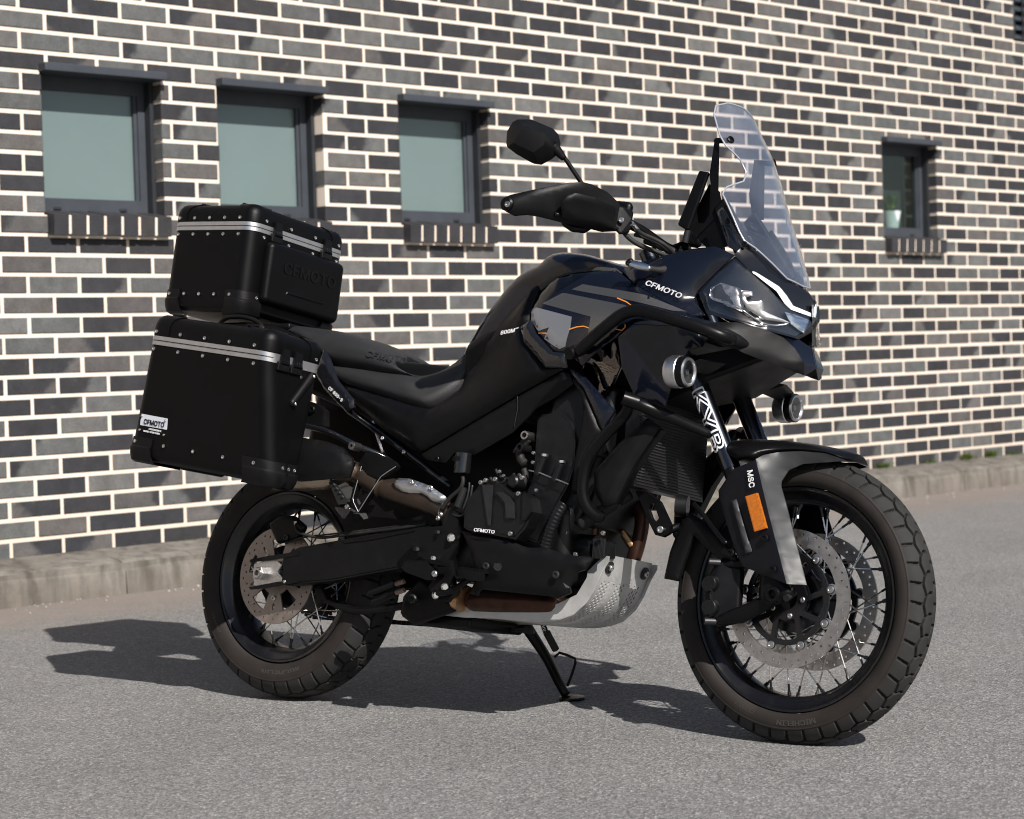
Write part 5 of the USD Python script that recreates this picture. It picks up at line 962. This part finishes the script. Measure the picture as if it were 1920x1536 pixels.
part(hl, 'light_strip', panel(TP([(1410, 510, -.142), (1414, 508.5, -.140), (1460, 537, -.094), (1474, 554, -.078), (1486, 573, -.062), (1524, 588.5, -.012), (1529, 570, -.004), (1531, 572, -.002), (1528, 595, -.008), (1522, 594.5, -.014), (1483, 580.5, -.066), (1471, 569, -.082), (1456, 546, -.102), (1434, 529, -.122)]), .003, .004, .004, .004), 'lamp_white', True)
part(hl, 'lower_lamp', panel(TP([(1471, 585, -.085), (1490, 590, -.06), (1517, 600, -.022), (1506, 625, -.04), (1483, 608, -.07)]), .006, .01, .004, .005), 'chrome', True)
part(hl, 'rim_line', tube(TP([(1340, 538, -.182), (1331, 550, -.186), (1333, 559, -.186), (1360, 569, -.180), (1391, 581, -.168), (1420, 600, -.142), (1478, 607, -.085)]), .0016, 6, 40), 'chrome', True)
part(hl, 'dark_insert', panel(TP([(1334, 541, -.183), (1350, 533, -.180), (1372, 545, -.170), (1376, 572, -.174), (1352, 566, -.18), (1336, 557, -.185)]), .003, .01, .003, .006), 'lens_dark', True)
both('headlight_lens', panel(TP([(1318, 545, -.184), (1341, 518, -.176), (1376, 489, -.164), (1402, 508, -.152), (1440, 541, -.118), (1478, 578, -.076), (1500, 589, -.046), (1528, 576, -.004), (1529, 600, -.004), (1514, 617, -.03), (1490, 630, -.066), (1440, 616, -.126), (1380, 598, -.172), (1330, 582, -.186)]), .006, .03, .002), 'clear_plastic', None, 50)
both('nose_panel', panel(TP([(1376, 478, -.158), (1391, 463, -.142), (1421, 471, -.112), (1474, 525, -.052), (1505, 541, -.012), (1530, 566, .0), (1528, 572, .0), (1500, 587, -.038), (1478, 574, -.07), (1440, 537, -.112), (1402, 503, -.146)]), .003, .02, .004), 'gloss_black', None, 50)
# ---------------------------------------------------------------- screen, dash
def Xc(z): return np.interp(z, [1.079, 1.163, 1.276, 1.414, 1.486, 1.54], [1.476, 1.440, 1.390, 1.338, 1.301, 1.272])
half = [(0, 1.079), (-.06, 1.086), (-.125, 1.146), (-.15, 1.163), (-.165, 1.276), (-.150, 1.295), (-.105, 1.318), (-.092, 1.345), (-.100, 1.375), (-.128, 1.405), (-.132, 1.43), (-.122, 1.485), (-.105, 1.512), (-.06, 1.530), (0, 1.535)]
op = Polygon(half + [(-a, b) for a, b in half[1:-1][::-1]]).buffer(-.006).buffer(.012).buffer(-.006)
P, Tq, L = sheet(op, .012); n = len(P)
def scr(P, off): z = P[:, 1]; return np.stack([Xc(z) - 2.4 * P[:, 0] ** 2 + off + .010 * np.sin((z - 1.08) * 6.5), P[:, 0], z + 0 * off], 1)
V = np.vstack([scr(P, 0.0), scr(P, -.0035)]); F = [Tq, Tq[:, ::-1] + n]; b_ = np.arange(L[0]); c_ = (b_ + 1) % L[0]; F += [np.c_[b_, b_ + n, c_], np.c_[c_, b_ + n, c_ + n]]
ms = TM(V, np.vstack(F)); 
if ms.volume < 0: ms.invert()
sc = part(BK, 'windscreen', ms, 'screen_plastic', True, 'clear curved windscreen')
part(sc, 'rim', tube(np.vstack([scr(P[:L[0]], -.0017), scr(P[:1], -.0017)]), .0022, 6), 'screen_rim', True)
for y, z in ((-.112, 1.42), (.112, 1.42), (-.12, 1.20), (.12, 1.20)):
    p_ = scr(np.array([[y, z]]), .001)[0]; part(sc, 'bolt', bolt(p_, (1, y * 4, .35), .0095, .005), 'clear_plastic' if z < 1.3 else 'black_satin', 40)
both('screen_stay', hull(np.vstack([TP([(1340, 262), (1349, 262), (1346, 330), (1347, 372), (1336, 372), (1330, 328)], y) for y in (-.115, -.100)])), 'black_satin', None, 25)
both('screen_arm', hull_s([(*scr(np.array([[-.112, 1.42]]), -.008)[0], .007), (*T(1343, 264, -.108), .007)], 8), 'black_satin')
both('screen_bracket', hull_s([(1.29, -.075, 1.28, .008), (1.40, -.085, 1.12, .010), (1.36, -.085, 1.12, .010), (1.27, -.075, 1.26, .008)], 10), 'black_matte', None, 30)
part(BK, 'screen_crossbar', tube([(1.335, -.085, 1.20), (1.35, 0, 1.205), (1.335, .085, 1.20)], .006, 10, 16), 'black_matte', True)
both('screen_wing', panel(TP([(1343, 398, -.125), (1354, 388, -.128), (1378, 432, -.135), (1414, 486, -.115), (1392, 477, -.14), (1366, 464, -.14)]), .005, .02, .006, .008), 'gloss_black', None, 50)
for x, y in ((1367, 415), (1398, 458)): part(BK, 'wing_bolt', bolt(T(x - 2, y, -.145), (.3, -1, 0), .007, .004), 'black_satin', 40)
da = np.vstack([TP([(1314, 325), (1326, 327), (1290, 428), (1276, 420)], y) for y in (-.105, .095)])
dm = part(BK, 'dashboard', hull_s([(*p_, .006) for p_ in da], 10), 'black_satin', 35)
part(dm, 'display', hull(np.vstack([TP([(1313, 330), (1314.5, 330), (1278.5, 416), (1277, 416)], y) + (-.0065, 0, 0) for y in (-.095, .085)])), 'lens_dark', False)
part(BK, 'dash_mount', hull(np.vstack([TP([(1312, 380), (1330, 345), (1350, 360), (1346, 400), (1366, 462), (1330, 470), (1290, 430)], y) for y in (-.075, .07)])), 'black_matte', 25)
part(BK, 'socket_post', cyl(T(1284, 455, -.1), T(1290, 432, -.1), .008, 12), 'rubber', 40)
# ---------------------------------------------------------------- handlebar, grips, guards, mirrors
hb = [T(960, 383, -.435), T(1010, 390, -.385), T(1090, 398, -.29), T(1160, 412, -.20), T(1215, 440, -.12), T(1262, 470, -.06), T(1300, 478, 0.0)]
part(BK, 'handlebar', tube(np.vstack([hb, (np.array(hb) * [1, -1, 1])[:-1][::-1]]), .0125, 14, 90), 'black_satin', True)
both('grip', tube(TP([(962, 383, -.43), (1010, 390, -.385), (1050, 394, -.34), (1085, 398, -.295)]), .017, 16, 20), 'rubber', None, True)
hg = [(944, 382, -.445), (948, 370, -.445), (958, 365, -.443), (972, 362, -.438), (1008, 354, -.42), (1064, 343, -.37), (1092, 341, -.34), (1114, 347, -.31), (1136, 359, -.27), (1155, 377, -.24), (1164, 390, -.228), (1160, 432, -.23), (1125, 434, -.265), (1090, 425, -.305), (1053, 417, -.355), (1005, 405, -.405), (984, 402, -.425), (962, 404, -.44), (948, 397, -.445)]
both('hand_guard', panel(TP(hg), .020, .045, .008, .01), 'black_matte', None, 50)
both('guard_fairing', panel(TP([(1050, 378, -.395), (1062, 366, -.388), (1082, 362, -.375), (1120, 372, -.325), (1152, 388, -.268), (1150, 428, -.258), (1122, 428, -.285), (1085, 418, -.335), (1055, 408, -.375)]), .016, .022, .006, .008), 'black_matte', None, 50)
both('guard_bracket', hull_s([(*T(x, y, Y), .006) for x, y, Y in ((1154, 391, -.235), (1166, 392, -.222), (1181, 412, -.205), (1176, 433, -.205), (1163, 435, -.225), (1152, 425, -.235), (1183, 400, -.19))], 10), 'black_matte', None, 25)
part(BK, 'bracket_bolt', bolt(T(1165, 413, -.236), (.4, -1, 0), .0068, .004), 'bolt_steel', 40)
both('bar_end', lathe([(.0001, -.012), (.014, -.012), (.0175, -.008), (.0175, .012), (.0001, .012)], 24).apply_translation(T(953, 383, -.448)), 'black_satin')
part(BK, 'bar_end_bolt', bolt(T(952, 383, -.461), (0, -1, 0), .0075, .003), 'bolt_steel', 40)
both('switch_box', hull_s([(*T(x, y, Y), .01) for x, y, Y in ((1060, 418, -.31), (1075, 428, -.30), (1095, 430, -.28), (1110, 420, -.26))], 10), 'black_satin')
both('brake_lever', tube(TP([(1165, 430, -.22), (1130, 424, -.27), (1085, 410, -.33), (1040, 402, -.38)]), .006, 10, 20), 'black_satin', None, True)
both('fluid_reservoir', hull_s([(*T(x, y, -.17), .012) for x, y in ((1160, 386), (1178, 388), (1176, 400), (1160, 398))], 10), 'black_satin')
part(BK, 'hose_fitting', [cyl(T(1184, 418, -.19), T(1196, 432, -.19), .0055, 10)], 'bolt_steel', 40)
part(BK, 'banjo_bolt', bolt(T(1185, 420, -.20), (.2, -1, 0), .007, .006), 'bolt_steel', 40)
part(BK, 'brake_hose', tube(TP([(1196, 432, -.19), (1212, 442, -.19), (1240, 455, -.18), (1262, 474, -.15), (1280, 500, -.12)]), .0048, 9, 30), 'rubber', True)
for pts, r in (([(1170, 436, -.2), (1200, 460, -.18), (1235, 474, -.15), (1265, 488, -.12)], .006), ([(1190, 440, -.18), (1225, 452, -.16), (1250, 470, -.12)], .005), ([(1210, 450, -.1), (1240, 462, -.09), (1270, 475, -.07)], .010)): part(BK, 'control_cable', tube(TP(pts), r, 9, 24), 'rubber', True)
part(BK, 'bar_clamp', hull_s([(*T(x, y, Y), .014) for x, y, Y in ((1262, 470, -.05), (1282, 462, -.03), (1290, 474, .03), (1270, 480, .0))], 10), 'black_satin', 30)
def both_mirror(name, m, material, parent=None, smooth=35):
    part(BK, name, m, material, smooth); part(BK, name, moved(mirror(m), t=(.055, -.02, -.03)), material, smooth)
mr = [(949, 268, -.432), (951, 246, -.432), (961, 229, -.428), (971, 224, -.425), (996, 224, -.405), (1032, 239, -.375), (1042, 250, -.366), (1046, 267, -.362), (1043, 284, -.364), (1030, 296, -.375), (1010, 307, -.39), (996, 305, -.40), (968, 289, -.425), (951, 276, -.432)]
mp = TP(mr); ridge = TP([(978, 243, -.452), (1022, 251, -.416), (962, 268, -.450), (1020, 272, -.412), (1036, 262, -.385), (1000, 286, -.420)])
MM = hull(np.vstack([mp, ridge, mp * [1, 0, 1] + np.c_[np.zeros(len(mp)), mp[:, 1] + .012, np.zeros(len(mp))]])); both_mirror('mirror', MM.subdivide_loop(1) if False else MM, 'black_matte', None, 22)
both_mirror('mirror_glass', hull(TP([(955, 266, -.402), (958, 236, -.400), (990, 228, -.385), (1034, 245, -.345), (1038, 282, -.342), (1000, 300, -.375)]) + (-.0, .004, 0)), 'chrome', None, False)
both_mirror('mirror_stem', tube(TP([(1036, 272, -.37), (1044, 282, -.36), (1058, 298, -.345)]), [.013, .012, .0075], 14, 12), 'black_matte', None, True)
both_mirror('mirror_arm', tube(TP([(1055, 292, -.348), (1064, 304, -.338), (1080, 328, -.32), (1094, 350, -.305), (1104, 380, -.30)]), .0055, 12, 20), 'black_satin', None, True)
for s in (-1, 1):
    f_ = (lambda m: m) if s < 0 else mirror
    ind = part(BK, 'indicator', f_(hull_s([(*T(1184, 494, -.245), .008), (*T(1200, 499, -.240), .0105), (*T(1216, 503, -.235), .008)], 20)), 'chrome', True)
    part(ind, 'lens', f_(hull_s([(*T(1183, 494, -.247), .0092), (*T(1200, 499, -.242), .0118), (*T(1214, 503, -.237), .0092)], 22)), 'clear_plastic', True)
    part(ind, 'cap', f_(hull_s([(*T(1178, 493, -.247), .0075), (*T(1182, 491, -.247), .0085)], 16)), 'black_satin', 40)
    part(ind, 'stalk', f_(tube(TP([(1215, 503, -.236), (1232, 506, -.215), (1248, 506, -.19)]), [.008, .0075, .011], 12, 10)), 'rubber', True)
# tail side with its lettering
both('tail_side', panel(TP([(606, 655, -.14), (618, 672, -.145), (626, 694, -.15), (634, 714, -.155), (663, 748, -.16), (664, 764, -.16), (650, 772, -.16), (628, 752, -.158), (606, 728, -.155), (590, 700, -.15)]), .008, .016, .005, .008), 'gloss_black', None, 50)
part(BK, 'lettering', text('CF 800-5', .0085, T(615, 729, -.168), T(645, 758, -.170) - T(615, 729, -.168), (.5, -.1, 1), .001, True, 1.15), 'white_print', False)

# ================================================================ hard luggage: three aluminium cases
def case(name, label, M, lx, ly, z0, z1, taper=(.0, .0), inner=0, kind='pannier', wide=False):
    """Case about its lid line: lx, ly half sizes, z0 below, z1 above; inner = which Y side leans in (pannier)."""
    th = thing(name, label, 'luggage case', matrix=BM @ M)
    rv = .036
    def ringpts(z, gx=0., gy=0., r=rv, n=9, t=0.):
        ax, ay = lx * (1 - taper[0] * t) + gx, ly * (1 - taper[1] * t) + gy; cy = inner * ly * taper[1] * t; out = []
        for qx, qy, a0 in ((1, 1, 0), (-1, 1, 90), (-1, -1, 180), (1, -1, 270)):
            for a in np.radians(np.linspace(a0, a0 + 90, n)): out.append((qx * (ax - r) + r * math.cos(a), cy + qy * (ay - r) + r * math.sin(a), z))
        return np.array(out)
    zt = lambda z: np.clip(-z / -z0, 0, 1) if z < 0 else 0
    def stack(zs, g=0., r=rv): return rings([ringpts(z, gg + g, gg + g, max(r + gg, .004), t=zt(z)) for z, gg in zs])
    b = part(th, 'body', stack([(z0 + .0, -.020), (z0 + .004, -.010), (z0 + .012, -.003), (z0 + .03, 0), (-.013, 0)]), 'black_case', 30)
    part(th, 'band', stack([(-.0128, .0012), (-.0122, .0018), (.0105, .0018), (.0111, .0012)]), 'silver_band', 30)
    part(th, 'band_groove', stack([(-.0022, .0020), (-.0018, .0022), (.0000, .0022), (.0004, .0020)]), 'gloss_black', 30)
    l = part(th, 'lid', stack([(.0112, 0), (z1 - .028, .0), (z1 - .016, -.003), (z1 - .006, -.011), (z1 - .001, -.022), (z1, -.032)]), 'black_case', 40)
    cyf = lambda z: inner * ly * taper[1] * zt(z)
    # corner castings at the foot and at the lid
    for sx in (-1, 1):
        for sy in (-1, 1):
            def corner(zs, Lx, Ly, g):
                V = []
                for z, gg in zs:
                    t = zt(z); ax, ay = lx * (1 - taper[0] * t) + g + gg, ly * (1 - taper[1] * t) + g + gg; r = rv + g + gg; pts = [(sx * (ax - Lx), sy * (ay))]
                    for a in np.radians(np.linspace(90, 0, 8)): pts.append((sx * (ax - r + r * math.cos(a)), sy * (ay - r + r * math.sin(a))))
                    pts += [(sx * ax, sy * (ay - Ly)), (sx * (ax - .012), sy * (ay - Ly)), (sx * (ax - .012 - r * .4), sy * (ay - .012 - r * .4)), (sx * (ax - Lx), sy * (ay - .012))]
                    pts = np.array(pts); pts[:, 1] += cyf(z); V.append(np.c_[pts, np.full(len(pts), z)])
                m_ = rings(V); 
                if m_.volume < 0: m_.invert()
                return m_
            LX, LY = min(.095, lx * .46), min(.075, ly * .62)
            fc_ = part(th, 'foot_corner', corner([(z0 - .008, -.014), (z0 - .003, -.004), (z0 + .012, .002), (z0 + .026, .0045), (z0 + .032, .0045), (z0 + .036, .0015), (z0 + .058, .001), (z0 + .060, -.003)], LX, LY, .0025), 'black_matte', 30)
            part(th, 'lid_corner', corner([(.0125, -.002), (.0130, .0), (z1 - .028, .0), (z1 - .014, -.004), (z1 - .004, -.012), (z1 + .002, -.024)], LX * .8, LY * .9, .0022), 'black_case', 30)
    # rivets along both rims and the foot
    rvs = []; R0 = bolt((0, 0, 0), (0, 0, 1), .0050, .0024)
    def rivet(p, nrm): rvs.append(moved(R0, frame_to(nrm), np.asarray(p)))
    for z, g in ((.022, .0022), (-.024, 0), (z0 + .046, .0030)):
        t = zt(z); ax, ay = lx * (1 - taper[0] * t), ly * (1 - taper[1] * t); c = cyf(z)
        for sy in (-1, 1):
            for x in np.linspace(-ax + .028, ax - .050, 5): rivet((x, c + sy * (ay + g), z), (0, sy, 0))
        for sx in (-1, 1):
            for y in np.linspace(-ay + .050, ay - .035, 3 if ly < .15 else 4): rivet((sx * (ax + g), c + y, z), (sx, 0, 0))
    part(th, 'rivets', rvs, 'bolt_steel', 40, kind='stuff')
    return th
def latch(th, y, x, z=0.):
    """Lid latch on the front face (+X)."""
    lt = part(th, 'latch', rbox((x, y - .022, -.030), (x + .012, y + .022, -.006), .003, 6), 'black_matte', 30)
    part(lt, 'lever', hull([(x + .006, y - .016, -.016), (x + .006, y + .016, -.016), (x + .016, y - .014, -.010), (x + .016, y + .014, -.010), (x + .010, y - .013, .026), (x + .010, y + .013, .026), (x + .003, y - .013, .028), (x + .003, y + .013, .028)]), 'black_satin', 25)
    for k in (-.008, .001, .010): part(lt, 'slit', box((x + .0122, y + k - .0022, -.004), (x + .0152, y + k + .0022, .002)), 'gloss_black', False)
    return lt
def tie_loop(th, x, y, z, along):
    d = np.array(along, float); part(th, 'tie_loop', tube([np.array((x, y, z)) - d * .024, np.array((x, y, z + .008)) - d * .020, np.array((x, y, z + .010)) + d * .020, np.array((x, y, z)) + d * .024], .0042, 8), 'black_matte', 30)
# right pannier
def CM(xm, y, zb, pitch):
    c, s = math.cos(pitch), math.sin(pitch); M_ = np.eye(4); M_[:3, :3] = [[c, 0, s], [0, 1, 0], [-s, 0, c]]; M_[:3, 3] = (xm, y, zb); return M_
PZ0, PZ1 = -.318, .069
for s, lab in ((-1, 'black pannier with a silver name plate on the near side of the motorcycle'), (1, 'black pannier hidden on the far side of the motorcycle')):
    th = case('pannier', lab, CM(-.001, s * .344, .884, .128), .216, .108, PZ0, PZ1, (-.21, .46), inner=s * .05)
    for y in (-.035 * -s * -1 + s * -.0, s * .030): pass
    for y in (s * .052, s * .002): latch(th, y, .216)
    for x in (-.15, .12): tie_loop(th, x, s * .075, PZ1 - .004, (1, 0, 0))
    part(th, 'carry_handle', tube([(-.075, 0, PZ1), (-.06, 0, PZ1 + .020), (-.02, 0, PZ1 + .030), (.03, 0, PZ1 + .030), (.07, 0, PZ1 + .018), (.085, 0, PZ1)], .0062, 10, 40), 'black_matte', True)
    if s < 0:
        Mi = np.linalg.inv(CM(-.001, -.344, .884, .128))
        def loc(p_): return (Mi @ np.r_[p_, 1])[:3]
        def face_y(z): t = np.clip(z / PZ0, 0, 1); return -(.108 * (1 - .46 * t)) - .05 * .108 * .46 * t
        def out(px, py):  # the measured spot on the pannier's sloping outer face
            Y = -.45
            for _ in range(12): q_ = loc(T(px, py, Y)); Y += face_y(q_[2]) - q_[1]
            return loc(T(px, py, Y)) - (0, .001, 0)
        a, b, c, d_ = out(263, 797), out(313, 806), out(314.5, 785), out(266, 776)
        part(th, 'name_plate', hull(np.vstack([[a, b, c, d_], np.array([a, b, c, d_]) + (0, .003, 0)])), 'plate_silver', False)
        for s_, p0, p1, h_, m_ in (('CFMOTO', (270, 794.5), (308, 801.5), .0125, 'black_satin'), ('EXPERIENCE', (280, 806), (303, 810.5), .0042, 'white_print'), ('MORE TOGETHER', (270, 809.5), (300, 815.5), .0042, 'white_print')):
            A, B = out(*p0) - (0, .0012, 0), out(*p1) - (0, .0012, 0); part(th, 'lettering', text(s_, h_, A, B - A, (0, -.12, 1), .0008, True, np.linalg.norm(B - A) / text_len(s_, h_)), m_, False)
        for px, py in ((267, 780), (311, 789), (263, 806), (308, 816)): part(th, 'plate_rivet', bolt(out(px, py) - (0, .0012, 0), (0, -1, .12), .0032, .0018), 'bolt_steel', 40)
    Ms = np.linalg.inv(CM(-.001, -.344, .884, .128)); fx = lambda px, py: (Ms @ np.r_[TX(px, py, .220), 1])[:3] * [1, -s, 1]
    u_, l_ = fx(583, 712), fx(550, 757); u_[0] = .221; l_[0] = .232
    ho = part(th, 'strut', hull_s([(*u_, .011), (*(u_ + (0, .006 * -s, .01)), .009), (*(l_ + (0, 0, .004)), .010), (*l_, .010)], 10), 'black_matte', 30)
    for px, py in ((586, 706), (550, 757), (568, 708), (550, 736)): q_ = fx(px, py); q_[0] = .231 + (.012 if py > 750 else 0) - (.012 if px < 570 and py < 750 else 0); part(th, 'strut_rivet', bolt(q_, (1, 0, 0), .0045, .003), 'bolt_steel', 40)
# top case
th = case('top_case', 'black top case with a bulging embossed front, on the rack behind the seat', CM(-.270, 0, 1.279, .048), .153, .199, -.240, .063, (.0, .0))
for y in (-.105, .110): latch(th, y, .153)
for y in (-.145, .135): tie_loop(th, .075, y, .060, (0, 1, 0)); tie_loop(th, -.08, y, .060, (0, 1, 0))
boss = part(th, 'front_pad', rbox((.140, -.142, -.205), (.181, .180, -.030), .018, 10), 'black_case', 40)
part(boss, 'lettering', text('CFMOTO', .030, (.1802, -.085, -.108), (0, 1, 0), (0, 0, 1), .003, True, 1.25), 'black_satin', False)
part(boss, 'grip_recess', hull([(.172, -.075, -.178), (.172, .115, -.178), (.1845, -.055, -.160), (.1845, .095, -.160), (.172, -.065, -.150), (.172, .105, -.150)]), 'black_matte', 25)
